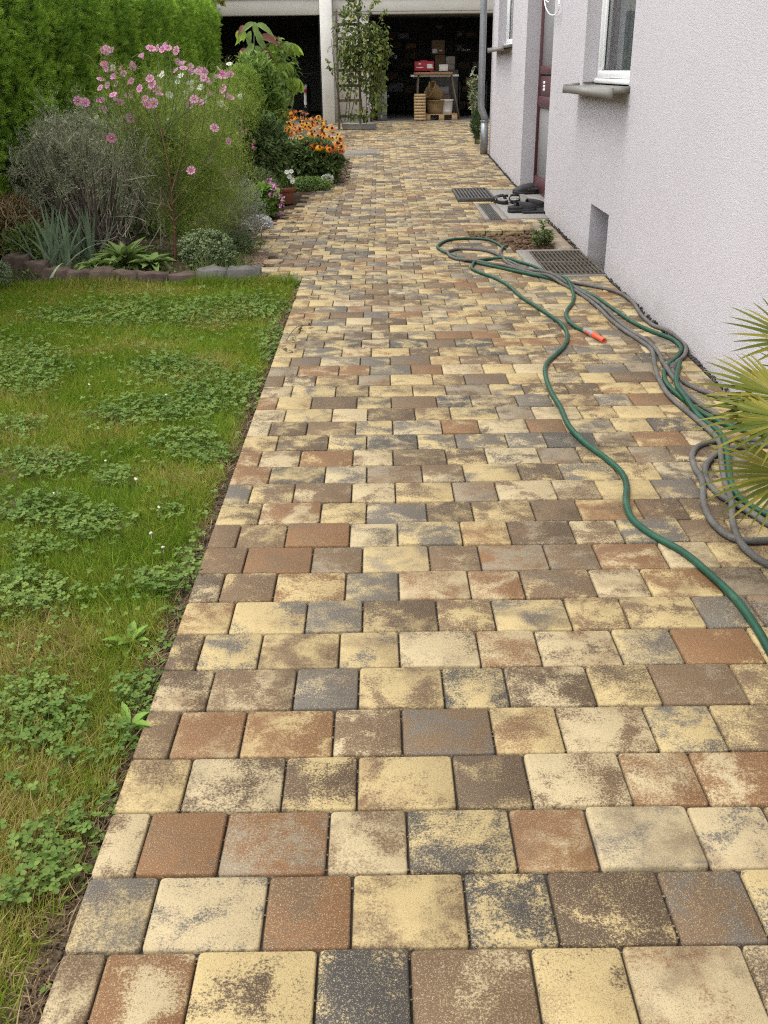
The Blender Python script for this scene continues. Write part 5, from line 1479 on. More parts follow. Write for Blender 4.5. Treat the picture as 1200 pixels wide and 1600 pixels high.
# ---------------- cosmos
def cosmos_mesh(cols, side=0.0, n=8):
    V, F, m = [], [], MB()
    for k in range(n):
        a = 2 * math.pi * k / n; hw = math.pi / n * .90
        P_ = [(.10, 0, 0)] + [(r * math.cos(q * hw), r * math.sin(q * hw), z) for r, q, z in ((.5, -.95, .10), (.5, 0, .07), (.5, .95, .10), (.92, -.85, .10), (1.0, -.35, .08), (.94, 0, .06), (1.0, .35, .08), (.92, .85, .10))]
        c_, s_ = math.cos(a), math.sin(a)
        V_ = [(x * c_ - y * s_, x * s_ + y * c_, z + (.02 if k % 2 else 0)) for x, y, z in P_]
        m.add(V_, [np.array([[0, 1, 2], [0, 2, 3]]), np.array([[1, 4, 5, 2], [2, 7, 8, 3]]), np.array([[2, 5, 6], [2, 6, 7]])])
    return m
def flower_data(name, petal, heart, closed=0.0):
    m = cosmos_mesh(None); V = np.concatenate(m.V)
    if closed: r = np.hypot(V[:, 0], V[:, 1]); V[:, 2] += closed * r; V[:, :2] *= (1 - .28 * closed)
    F = [f for f in m.F]; npet = sum(len(f) for f in F)
    b = ball(8, 4); V2 = b[0] * [.17, .17, .10] + [0, 0, .05]
    me = mesh_from(np.concatenate([V, V2]), F + [f + len(V) for f in b[1]], name)
    me.materials.append(petal); me.materials.append(heart)
    mi = np.zeros(len(me.polygons), np.int32); mi[npet:] = 1; me.polygons.foreach_set('material_index', mi)
    return me
def petal_mat(name, a, b, c):
    n = NT(name); o = n.obj(); ln = n.n('VectorMath', operation='LENGTH'); n.l(o, ln.inputs[0])
    col = n.ramp(ln.outputs['Value'], [(.25, a), (.5, b), (1, c)])
    oi = n.n('ObjectInfo'); hsv = n.n('HueSaturation'); n.l(col, hsv.inputs['Color']); n.l(n.math('ADD', .8, n.math('MULTIPLY', oi.outputs['Random'], .4)), hsv.inputs['Value']); n.l(n.math('ADD', .85, n.math('MULTIPLY', oi.outputs['Random'], .3)), hsv.inputs['Saturation'])
    n.fin(hsv.outputs[0], .6, .2); tr = n.n('BsdfTranslucent'); n.l(hsv.outputs[0], tr.inputs['Color']); mx = n.n('MixShader'); mx.inputs[0].default_value = .35
    n.l(n.p.outputs[0], mx.inputs[1]); n.l(tr.outputs[0], mx.inputs[2]); n.l(mx.outputs[0], n.out.inputs['Surface']); return n.m
M_PINK = petal_mat('pink_petal', (.38, .09, .23), (.61, .25, .46), (.67, .36, .56))
M_MAG = petal_mat('deep_pink_petal', (.30, .04, .14), (.50, .13, .30), (.56, .20, .38))
M_WPET = petal_mat('white_petal', (.70, .72, .55), (.78, .78, .74), (.80, .80, .78))
M_YEL = plain('flower_heart', (.45, .28, .03), .8, .2, 200)
FL = {c: [flower_data('flower', m, M_YEL, q) for q in (0.0, .35, .9)] for c, m in (('p', M_PINK), ('m', M_MAG), ('w', M_WPET))}
def face(d, roll=None):
    return Vector(d).to_track_quat('Z', 'Y').to_matrix() @ Matrix.Rotation(random.uniform(0, 6), 3, 'Z')
def cosmos(label, base, trunkpx, pts, Yr, cname, size, stemmat, trunk_r, fol):
    t = thing('cosmos_plant', label, 'flowering plant', base)
    tp_ = np.array([PY(px, py, base[1] + .02 * k) for k, (px, py) in enumerate(trunkpx)]); tp_[0] = base
    tk = catmull(tp_, 5)
    mk('main_stem', MB().tube(tk, np.linspace(trunk_r, trunk_r * .45, len(tk)), 7), stemmat, t, smooth=True)
    ms = MB(); FP, FD = [], []
    for (px, py) in pts:
        Yk = random.uniform(*Yr); p = PY(px, py, Yk)
        s = tk[random.randint(int(len(tk) * .35), len(tk) - 1)]
        mid = s * .5 + p * .5 + np.array([(p[0] - s[0]) * .12, 0, -.06]) + rng.normal(size=3) * .04
        c = catmull([s, mid, p - [0, 0, .06] + rng.normal(size=3) * .012, p], 6)
        ms.tube(c, np.linspace(.0038, .0014, len(c)), 5, cap=False)
        for q in c[3:]: FP.append(q); FD.append(c[-1] - s)
        d = unit(np.array([random.gauss(0, .5), random.gauss(-.75, .35), random.gauss(.6, .35)]))
        k = random.choices((0, 1, 2), (5, 3, 2))[0]
        put('flower', FL[cname if random.random() > .06 or cname == 'w' else 'm'][k], t, p, face(d), size * random.uniform(.75, 1.15))
    mk('stems', ms, M_STEMG, t, kind='stuff')
    return t, np.array(FP)
Z1 = lambda L: [(x / 3, y / 3) for x, y in L]
PK = Z1([(485, 235), (520, 228), (738, 225), (783, 220), (827, 237), (672, 277), (490, 300), (622, 313), (578, 330), (545, 370), (470, 373), (508, 403), (615, 380), (470, 412), (470, 472), (365, 473), (400, 480), (550, 455), (530, 445), (602, 455), (482, 513), (612, 553), (728, 418), (748, 450), (735, 430), (890, 318), (928, 338), (935, 330), (968, 373), (1015, 368), (1078, 350), (1040, 345), (978, 438), (950, 480), (940, 488), (910, 465), (1070, 460), (1047, 417), (1005, 600), (968, 652), (1070, 662), (975, 755), (897, 803), (1095, 800), (1102, 815), (690, 490), (833, 290), (825, 330), (860, 320), (700, 365), (655, 415), (682, 465), (720, 483), (505, 643), (580, 345), (608, 395), (790, 230), (505, 232)])
WH = Z1([(755, 355), (785, 450), (885, 395), (895, 415), (945, 415), (850, 360), (878, 455), (825, 518), (558, 570), (455, 553), (1110, 447), (1037, 487), (530, 317), (840, 395), (1085, 862), (785, 568), (795, 445), (905, 395), (870, 440), (960, 470), (1020, 325), (1075, 300), (700, 520), (760, 350)])
PK = PK + [(x + random.gauss(0, 7), y + random.gauss(2, 6)) for x, y in random.sample(PK, 26)]
M_REDST = plain('red_brown_stem', (.135, .062, .038), .75, .35, 30, .25)
CB = G(274, 409, -.01)
cp_, FPt = cosmos('tall feathery cosmos with pink flowers on a red brown stem', CB, [(274, 409), (273, 370), (270, 330), (267, 290), (260, 240), (252, 200)], PK, (7.55, 8.5), 'p', .034, M_REDST, .0135, None)
# strong side shoots seen in the picture
m = MB()
for L_ in ([(270, 330), (240, 300), (212, 250)], [(268, 320), (300, 280), (330, 235), (352, 205)], [(268, 300), (285, 240), (292, 190), (294, 150)], [(262, 250), (250, 200), (238, 165), (233, 140)], [(268, 330), (250, 290), (200, 205), (180, 165), (145, 95), (130, 85)], [(272, 345), (300, 320), (345, 290)], [(271, 345), (255, 325), (238, 320)]):
    m.tube(catmull([PY(x, y, 7.68 + .08 * k) for k, (x, y) in enumerate(L_)], 5), np.linspace(.007, .0022, 5 * (len(L_) - 1) + 1), 5, cap=False)
mk('side_shoots', m, plain('ruddy_shoot', (.12, .085, .035), .75, .3, 20, .2), cp_, kind='stuff')
# thread leaves
base_n = 42000
Pc = []
for (px, py, rx, ry, Y, k) in ((285, 235, 92, 95, 8.1, .40), (325, 285, 72, 95, 8.0, .34), (300, 345, 62, 55, 7.9, .14), (215, 170, 55, 60, 8.0, .05), (370, 175, 40, 50, 8.4, .07)):
    c, r = ell(px, py, rx, ry, Y); P, d = ell_pts(c, r, int(base_n * k), .15, -1, lump=.5, ls=3); Pc.append(P)
Pc = np.concatenate(Pc); w = vnoise(Pc[:, 0] + Pc[:, 1], Pc[:, 2], 7, 71); Pc = Pc[rng.random(len(Pc)) < .35 + w * .9]
Pc = np.concatenate([Pc, np.repeat(FPt, 5, 0) + rng.normal(size=(len(FPt) * 5, 3)) * .02]); Pc[:, 2] = np.maximum(Pc[:, 2], zg(Pc[:, 1]) + .03)
n_ = len(Pc); m = MB()
scatter(m, NEEDLE, Pc, rdir(n_, .55, .75), rdir(n_), rng.uniform(.03, .085, n_), rng.uniform(.0016, .0034, n_))
mk('foliage', m, leafmat('cosmos_thread', [(.070, .108, .016), (.105, .150, .024), (.155, .200, .040), (.22, .24, .07)], .6, .35, .2, patch=5), cp_, kind='stuff')
wcB = G(330, 345)
wc, FPw = cosmos('white flowered cosmos standing behind the pink cosmos', wcB, [(330, 345), (322, 290), (312, 220), (300, 160)], WH, (8.5, 9.0), 'w', .033, M_STEMG, .008, None)
n_ = len(FPw) * 16; m = MB(); P = np.repeat(FPw, 16, 0) + rng.normal(size=(n_, 3)) * .04
scatter(m, NEEDLE, P, rdir(n_, .5, .8), rdir(n_), rng.uniform(.03, .08, n_), .0024)
mk('foliage', m, leafmat('pale_cosmos_thread', [(.10, .13, .03), (.17, .21, .06)], .6, .3, .2), wc, kind='stuff')
# small pink-red spikes right of the cosmos
t = thing('gaura_plant', 'thin wands of small dark pink blossoms right of the cosmos', 'flowering plant', G(385, 345))
for (px, py) in Z1([(1120, 560), (1125, 600), (1130, 615), (1155, 630), (1110, 625), (1080, 628), (1140, 640), (1125, 665), (1190, 680), (1185, 690), (1150, 610), (1195, 660)]):
    put('flower', FL['m'][random.choice((1, 2))], t, PY(px, py, random.uniform(9.2, 9.5)), face(rdir(1)[0]), random.uniform(.014, .022))
stems(t, 'wands', G(385, 345), [PY(x, y, 9.35) for x, y in ((372, 188), (380, 208), (392, 225), (398, 228), (360, 210))], .003, M_STEMG)
# white blossoms over the left shrub
t = thing('white_blossom_spray', 'few small white blossoms above the grey lavender', 'flowering plant', PY(80, 200, 9.3))
for (px, py) in ((73, 187), (78, 190), (86, 190), (80, 189), (93, 197), (3, 203), (103, 190)): put('flower', FL['w'][1], t, PY(px, py, 8.8), face((random.gauss(0, .5), -.8, .4)), .022)
stems(t, 'stems', PY(95, 260, 8.8), [PY(x, y + 1, 8.8) for x, y in ((73, 187), (78, 190), (86, 190), (93, 197))], .003, M_STEMG)

# ---------------- green shrubs before the garage
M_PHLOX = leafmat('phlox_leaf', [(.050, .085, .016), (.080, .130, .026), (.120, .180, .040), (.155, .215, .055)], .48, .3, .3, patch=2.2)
e = ell(398, 172, 40, 72, 11.6)
t = bush('leafy_shrub', 'dense mid green shrub between cosmos and orange coneflowers', 'shrub', e, (e[0][0], 11.6, float(zg(11.6))), 4600, (.05, .10), (.016, .032), M_PHLOX, LEAF2, nst=26, shell=.45, lump=.45, ls=3, upw=.9)
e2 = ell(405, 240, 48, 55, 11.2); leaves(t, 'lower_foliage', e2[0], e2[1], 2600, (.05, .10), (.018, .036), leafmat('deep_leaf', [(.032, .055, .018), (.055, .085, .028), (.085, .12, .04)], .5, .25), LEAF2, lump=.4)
bush('feathery_shrub', 'light green feathery shrub leaning over beside the dense green one', 'shrub', ell(378, 150, 32, 42, 10.9), tuple(G(375, 330)), 3600, (.03, .06), (.004, .009), leafmat('light_feather', [(.085, .135, .02), (.13, .19, .03), (.18, .24, .05)], .55, .35), LEAF, nst=20, lump=.5)
e = ell(395, 295, 45, 30, 10.6); bush('meadow_plant', 'soft grey green feathery plant between the shrub and terracotta pot', 'plant', e, tuple(G(395, 325)), 2600, (.025, .05), (.003, .006), leafmat('soft_green', [(.085, .11, .05), (.13, .16, .075)], .6, .3), LEAF, nst=16, lump=.5)

# tall plant with big hanging leaves in front of the left bay
YT2 = 14.2
tb0 = PY(398, 150, YT2); tb0[2] = float(zg(YT2))
tl = thing('tall_sapling', 'tall sapling with big drooping leaves in front of the left garage bay', 'sapling', tb0)
stem = catmull([tb0, PY(400, 170, YT2), PY(398, 110, YT2), PY(397, 70, YT2), PY(398, 36, YT2)], 5)
arms = [catmull([PY(399, 100, YT2), PY(425, 68, YT2), PY(445, 66, YT2), PY(458, 68, YT2)], 4), catmull([PY(399, 118, YT2), PY(430, 100, YT2), PY(448, 98, YT2)], 4), catmull([PY(399, 130, YT2), PY(440, 120, YT2), PY(466, 122, YT2)], 4), catmull([PY(398, 75, YT2), PY(385, 58, YT2), PY(370, 48, YT2)], 4), catmull([PY(398, 140, YT2), PY(435, 138, YT2), PY(450, 142, YT2)], 4)]
m = MB().tube(stem, np.linspace(.016, .006, len(stem)), 7, cap=False)
for a in arms: m.tube(a, np.linspace(.007, .003, len(a)), 5, cap=False)
mk('stem', m, plain('sapling_stem', (.13, .15, .06), .7, .2), tl, smooth=True)
M_DROOP = [leafmat('drooping_leaf', [(.10, .15, .045), (.14, .20, .065)], .45, .35), leafmat('red_leaf', [(.09, .04, .03), (.13, .06, .045)], .5, .3), leafmat('lime_leaf', [(.14, .22, .03), (.20, .28, .05)], .45, .4)]
def bigleaf(px, py, dx, dz, l, w, mi, dy=0):
    l, w = l * .74, w * .78
    m = MB(); d = unit(np.array([dx, dy - .25, dz])); scatter(m, BIGLEAF, [PY(px, py, YT2 + random.uniform(-.12, .12))], [d], [unit(np.array([-dx * .2 + random.gauss(0, .25), -.7, .6]))], l, w); mk('leaf', m, M_DROOP[mi], tl, smooth=True)
for a in ((398, 36, -.9, -.35, .30, .10, 0), (398, 34, .1, -.9, .28, .10, 0), (400, 38, .9, -.3, .33, .11, 0), (398, 45, .5, -.8, .30, .10, 0), (392, 48, -.3, -.9, .28, .11, 0), (385, 56, -.8, -.3, .24, .09, 2), (374, 47, -.3, -.85, .20, .10, 2), (380, 48, .1, -.9, .16, .09, 2), (400, 58, .6, -.6, .30, .10, 0), (396, 68, -.5, -.8, .34, .13, 0), (396, 78, -.85, -.3, .36, .12, 0), (398, 72, .7, -.55, .34, .11, 0), (388, 90, -.8, -.45, .30, .11, 0), (405, 60, .95, .25, .34, .10, 1), (410, 62, .98, -.05, .34, .10, 1), (408, 75, .7, -.6, .32, .10, 1), (385, 76, -.6, -.3, .2, .08, 1), (382, 40, -.2, -.2, .2, .08, 1), (420, 78, .5, -.75, .26, .10, 2), (395, 98, -.4, -.8, .3, .10, 0), (400, 92, .3, -.85, .3, .10, 0), (372, 92, .5, -.5, .25, .09, 0)):
    bigleaf(*a)
for ar, l, mi in ((arms[0], .19, 2), (arms[1], .22, 2), (arms[2], .21, 2), (arms[4], .22, 0)):
    for q in ar[3:]:
        for s in (0, 1):
            m = MB(); d = unit(np.array([random.gauss(.2, .3), -.3 + .5 * s, -1.0])); scatter(m, BIGLEAF, [q], [d], [unit(np.array([random.gauss(0, .4), -1, .35]))], l * random.uniform(.8, 1.15), l * .46); mk('leaf', m, M_DROOP[mi if random.random() < .75 else 0], tl, smooth=True)
e = ell(432, 108, 30, 42, YT2 + .1); leaves(tl, 'small_leaves', e[0], e[1], 260, (.07, .14), (.03, .055), leafmat('mid_leaf', [(.06, .095, .022), (.10, .15, .035)], .5, .3), LEAF2, upw=-.6, lump=.4)

# ---------------- orange coneflowers
RB = PY(478, 285, 12.9); RB[2] = float(zg(12.9))
rud = thing('coneflower_clump', 'clump of orange black eyed coneflowers above dark leaves by the path', 'flowering plant', RB)
m = MB()
for k in range(12):
    a = 2 * math.pi * k / 12
    Vp = np.array([(.12, -.05, 0), (.12, .05, 0), (.6, -.15, -.06), (.6, .15, -.06), (1, 0, -.38)]); c_, s_ = math.cos(a), math.sin(a)
    V = np.c_[Vp[:, 0] * c_ - Vp[:, 1] * s_, Vp[:, 0] * s_ + Vp[:, 1] * c_, Vp[:, 2]]; m.add(V, [np.array([[0, 2, 3, 1]]), np.array([[2, 4, 3]])])
b = ball(8, 4)
def rud_mesh(mat, drop):
    V = np.concatenate(m.V).copy(); V[:, 2] -= drop * np.hypot(V[:, 0], V[:, 1]) ** 1.5
    npet = sum(len(f) for f in m.F)
    me = mesh_from(np.concatenate([V, b[0] * [.26, .26, .24] + [0, 0, .12]]), m.F + [f + len(V) for f in b[1]], 'flower')
    me.materials.append(mat); me.materials.append(plain('dark_cone', (.028, .014, .010), .8, .3, 200))
    mi = np.zeros(len(me.polygons), np.int32); mi[npet:] = 1; me.polygons.foreach_set('material_index', mi); return me
M_OR = [petal_mat('orange_petal', (.45, .10, .008), (.62, .20, .014), (.66, .27, .022)), petal_mat('rust_petal', (.22, .05, .008), (.38, .09, .012), (.46, .14, .02)), petal_mat('yellow_petal', (.45, .16, .01), (.62, .30, .02), (.66, .38, .04))]
RM = [rud_mesh(M_OR[0], .0), rud_mesh(M_OR[0], .45), rud_mesh(M_OR[1], .6), rud_mesh(M_OR[2], .2)]
poly = [(440, 171), (478, 172), (508, 186), (535, 215), (541, 232), (530, 240), (515, 236), (490, 226), (460, 214), (444, 206)]
def inpoly(x, y):
    c = False; j = len(poly) - 1
    for i in range(len(poly)):
        (xi, yi), (xj, yj) = poly[i], poly[j]
        if (yi > y) != (yj > y) and x < (xj - xi) * (y - yi) / (yj - yi) + xi: c = not c
        j = i
    return c
tips = []; tries = 0
while len(tips) < 84 and tries < 9000:
    tries += 1
    px, py = random.uniform(436, 545), random.uniform(168, 244)
    if not inpoly(px, py): continue
    if any((px - a) ** 2 + (py - c) ** 2 < 12 for a, c, _ in tips): continue
    Yk = 13.7 - (py - 170) / 74 * 1.5 + random.uniform(-.1, .1)
    tips.append((px, py, Yk)); p = PY(px, py, Yk)
    put('flower', RM[random.choices((0, 1, 2, 3), (3, 3, 3, 3))[0]], rud, p, face(unit(np.array([random.gauss(0, .45), random.gauss(-.55, .4), 1]))), random.uniform(.032, .060))
stems(rud, 'stems', RB, [PY(x, y + 1, Yk) for x, y, Yk in tips], .0035, M_STEMG, bend=.12, spread=.22)
c, r = ell(485, 256, 50, 32, 12.7)
leaves(rud, 'foliage', c, r, 2300, (.06, .12), (.024, .046), leafmat('coneflower_leaf', [(.030, .050, .016), (.052, .082, .026), (.085, .115, .038)], .5, .2, .3), LEAF2, lump=.3)
# low plants and blossoms by the path in front of it
bush('groundcover_patch', 'low green carpet plant along the path below the coneflowers', 'plant', ell(482, 290, 40, 12, 12.1), G(480, 298), 1800, (.02, .04), (.010, .018), leafmat('carpet_leaf', [(.06, .10, .025), (.10, .155, .04), (.15, .20, .07)], .5, .25), LEAF, nst=8, lump=.4)
bush('alyssum_patch', 'small whitish blossom mat at the path edge right of the green carpet plant', 'plant', ell(512, 279, 9, 6, 12.4), G(512, 285), 420, (.012, .024), (.008, .014), leafmat('alyssum', [(.3, .34, .25), (.45, .47, .4)], .7, .2), LEAF, nst=6)
for (px, py, lab) in ((508, 267, 'purple blossom clump below the coneflowers near the path'), (524, 262, 'second purple blossom clump nearest the paving below the coneflowers')):
    bush('aster_plant', lab, 'flowering plant', ell(px, py + 1, 7, 8, 12.9), tuple(G(px, py + 12)), 260, (.015, .03), (.006, .012), leafmat('aster', [(.05, .07, .03), (.22, .06, .22), (.34, .10, .32)], .6, .25), LEAF, nst=6)

# ---------------- geranium and terracotta pot
GB = G(414, 336)
ge = thing('geranium_plant', 'bushy pink geranium at the paving edge left of the terracotta pot', 'flowering plant', GB)
c, r = ell(412, 315, 25, 22, 10.1)
leaves(ge, 'foliage', c, r, 750, (.045, .075), (.04, .07), leafmat('geranium_leaf', [(.055, .105, .018), (.085, .15, .026), (.13, .20, .045)], .5, .3), LEAF2, lump=.3)
b9 = [(420, 284), (429, 291), (400, 300), (425, 305), (440, 309), (440, 320), (411, 314), (438, 336), (432, 312), (428, 297)]
stems(ge, 'stems', GB, [PY(x, y, 10) for x, y in b9], .004, M_STEMG)
for (px, py) in b9:
    hd = PY(px, py, 9.95 + random.uniform(-.1, .1))
    m = MB(); n_ = 16; d = rdir(n_, .3); scatter(m, LEAFLET, hd + d * .018, unit(d + rdir(n_) * .6), d, rng.uniform(.016, .026, n_), rng.uniform(.013, .02, n_))
    mk('flower_head', m, leafmat('geranium_petal', [(.45, .04, .17), (.62, .12, .30), (.66, .30, .44)], .6, .3), ge)
YPt = 11.0
pb = PY(447, 318, YPt); pb[2] = float(zg(YPt)); s = 1 / ppm(YPt)
po = thing('flower_pot', 'terracotta pot with small white flowers on the paving edge', 'flower pot', pb)
R0 = 15.5 * s; hp = PY(447, 292, YPt)[2] - pb[2]
mk('pot', MB().lathe(pb, [(.01, 0), (R0 * .68, 0), (R0 * .72, .012), (R0 * .92, hp * .72), (R0 * .93, hp * .74), (R0 * 1.03, hp * .75), (R0 * 1.05, hp * .97), (R0 * 1.02, hp), (R0 * .93, hp), (R0 * .90, hp * .9), (.01, hp * .88)], 28), plain('terracotta', (.215, .085, .050), .85, .22, 10, .2, bump=.3, bscale=90), po, smooth=True)
c, r = ell(446, 285, 15, 12, YPt); leaves(po, 'foliage', c, r, 420, (.03, .06), (.008, .016), leafmat('pot_plant_leaf', [(.06, .10, .022), (.11, .165, .04)], .5, .3), LEAF, zmin=False)
for (px, py) in ((448, 269), (455, 268), (457, 284), (457, 281), (452, 276)): put('flower', FL['w'][0], po, PY(px, py, YPt - .1), face((0.1, -.8, .5)), .026)
stems(po, 'stems', pb + [0, 0, hp * .85], [PY(x, y, YPt - .1) for x, y in ((448, 269), (455, 268), (457, 284))], .003, M_STEMG, kind='stuff')
for (px, py, lab) in ((423, 250, 'single white cosmos bloom in front of the dark shrub'), (425, 294 - 30, 'single white bloom leaning towards the terracotta pot')):
    pass

# ---------------- trellis with climber in a zinc tub
YTR = 21.0; ztr = float(zg(YTR))
a, b = PY(534, 203, YTR), PY(589, 203, YTR)
ccx = (a[0] + b[0]) / 2
tr_ = thing('climber_tub', 'oval zinc tub with a wooden trellis and a climbing plant by the garage pillar', 'planter', (ccx, YTR, ztr))
R_ = (b[0] - a[0]) / 2; ht = PY(560, 193.5, YTR - .1)[2] - ztr
mk('tub', MB().lathe((ccx, YTR, ztr), [(.01, .0), (R_ * .9, 0), (R_ * .96, .02), (R_, ht), (R_ * 1.03, ht + .005), (R_ * .97, ht + .006), (R_ * .93, ht * .8), (.01, ht * .75)], 28, 1, .62), plain('dull_zinc', (.30, .30, .29), .6, .2, 10, .4), tr_, smooth=True)
ztop = PY(560, 11, YTR)[2]
xs = [PY(523.5, 12, YTR + .08)[0] + .02, PY(558.5, 12, YTR + .0)[0] + .015]
for x, zt_ in zip(xs, (ztop - .02, ztop)):
    mk('trellis_post', MB().bbox((x - .022, YTR - .02, ztr - .02), (x + .022, YTR + .02, zt_), .004), M_WOODD, tr_)
for q in (38, 60, 85, 110, 134, 157, 182):
    z = PY(545, q, YTR)[2]; mk('trellis_rung', MB().bbox((xs[0] - .03, YTR + .021, z - .025), (xs[1] + .04, YTR + .04, z + .025), .003), M_WOODD, tr_)
M_CLIMB = leafmat('climber_leaf', [(.032, .046, .014), (.050, .070, .020), (.072, .098, .028), (.11, .135, .034), (.17, .17, .035)], .5, .3, .3)
for k, (px, py, rx, ry, n, z) in enumerate(((552, 62, 28, 62, 800, 0), (580, 92, 25, 52, 560, 0), (593, 75, 18, 42, 240, 0), (545, 118, 20, 40, 170, 0), (590, 148, 17, 40, 230, 0), (562, 180, 26, 10, 70, 0))):
    c, r = ell(px, py, rx, ry, YTR - .05, .6); leaves(tr_, 'foliage', c, r, n, (.055, .105), (.034, .066), M_CLIMB, LEAF2, shell=.2, upw=-.5, out=.5, lump=.4, zmin=False)
sh_ = [[(548, 40), (545, 10), (538, -8), (532, -15)], [(560, 30), (556, 10), (545, -2)], [(575, 40), (578, 18), (583, 6), (590, 2)], [(585, 45), (596, 28), (603, 18)], [(590, 75), (605, 78), (611, 82)], [(528, 118), (517, 108), (512, 96)], [(525, 70), (514, 74), (512, 82), (518, 70)]]
m = MB(); ml = MB()
for L_ in sh_:
    p = catmull([PY(x, y, YTR - .1) for x, y in L_], 5); m.tube(p, np.linspace(.006, .002, len(p)), 5, cap=False)
    if L_ is sh_[-1]: continue
    q = np.repeat(p[4:], 2, 0); scatter(ml, LEAF2, q, rdir(len(q), -.1), rdir(len(q), .6) + [0, -.6, 0], rng.uniform(.06, .11, len(q)), rng.uniform(.03, .05, len(q)))
for k in range(9):
    x = random.uniform(532, 580); p = catmull([PY(x, 190, YTR), PY(x + random.uniform(-12, 12), 130, YTR - .05), PY(x + random.uniform(-18, 18), 60, YTR - .05)], 5); m.tube(p, np.linspace(.009, .004, len(p)), 5, cap=False)
mk('vines', m, M_STEMB, tr_, kind='stuff'); mk('shoot_leaves', ml, M_CLIMB, tr_, kind='stuff')
for k in range(3):
    m = MB(); n_ = 10; d = rdir(n_, .3); hd = PY(*((577, 168), (579, 172), (576, 164))[k], YTR - .15); scatter(m, LEAFLET, hd + d * .02, d, rdir(n_), .03, .024); mk('pink_flower', m, leafmat('pink_bloom', [(.5, .2, .3), (.6, .35, .4)], .6, .3), tr_)

# ---------------- plants in front of the downpipe
YO = 18.6; ob = PY(746, 216, YO); ob[2] = float(zg(YO))
ol = thing('oleander', 'slim potted oleander with pale tipped leaves beside the downpipe', 'shrub', ob)
tips = [PY(x, y, YO) for x, y in ((738, 108), (742, 118), (735, 130), (748, 125), (736, 142), (744, 150), (750, 140), (752, 160))]
stems(ol, 'stems', ob, tips, .008, M_STEMB, bend=.06, spread=.02)
P = np.concatenate([np.linspace(t * .55 + ob * .45, t, 12) for t in tips]); P = np.repeat(P, 2, 0); n_ = len(P); m = MB()
scatter(m, LEAF2, P, rdir(n_, .15), rdir(n_, .8), rng.uniform(.08, .13, n_), rng.uniform(.022, .034, n_)); mk('foliage', m, leafmat('oleander_leaf', [(.06, .08, .04), (.12, .15, .08), (.24, .25, .16)], .4, .2, .5), ol, kind='stuff')
YW = 17.6
c, r = ell(746, 196, 9, 22, YW); wb = np.array([c[0], YW, float(zg(YW))])
bush('box_shrub', 'small dark green needle leaved shrub at the foot of the downpipe', 'shrub', (c, r), wb, 1100, (.04, .075), (.006, .011), leafmat('dark_needle', [(.025, .045, .018), (.05, .08, .03)], .55, .2), LEAF, nst=12, upw=.9)

# ---------------- young plant in the planting hole
yb0 = G(853, 386, -.06)
yp = thing('young_lily', 'young upright plant with narrow whorled leaves in the planting hole', 'plant', yb0)
m = MB(); ml = MB()
for (px, py, bx_, Y0) in ((848, 348, 851, 8.15), (838, 362, 846, 8.15), (858, 362, 856, 8.1), (832, 372, 842, 8.1)):
    t_ = PY(px, py, Y0); b_ = G(bx_, 387, -.06); p = catmull([b_, b_ * .5 + t_ * .5 + [.01, 0, 0], t_], 8); m.tube(p, np.linspace(.0045, .002, len(p)), 5, cap=False)
    q = np.repeat(p[3:], 6, 0); n_ = len(q); ang = rng.uniform(0, 6.28, n_); d = np.stack([np.cos(ang), np.sin(ang), np.full(n_, .55)], 1)
    scatter(ml, LEAF, q, d, [[0, 0, 1]] * n_, rng.uniform(.045, .075, n_), rng.uniform(.009, .014, n_))
mk('stem', m, M_STEMG, yp, kind='stuff'); mk('foliage', ml, leafmat('lily_leaf', [(.055, .085, .035), (.09, .125, .05), (.15, .17, .08)], .5, .25), yp, kind='stuff')

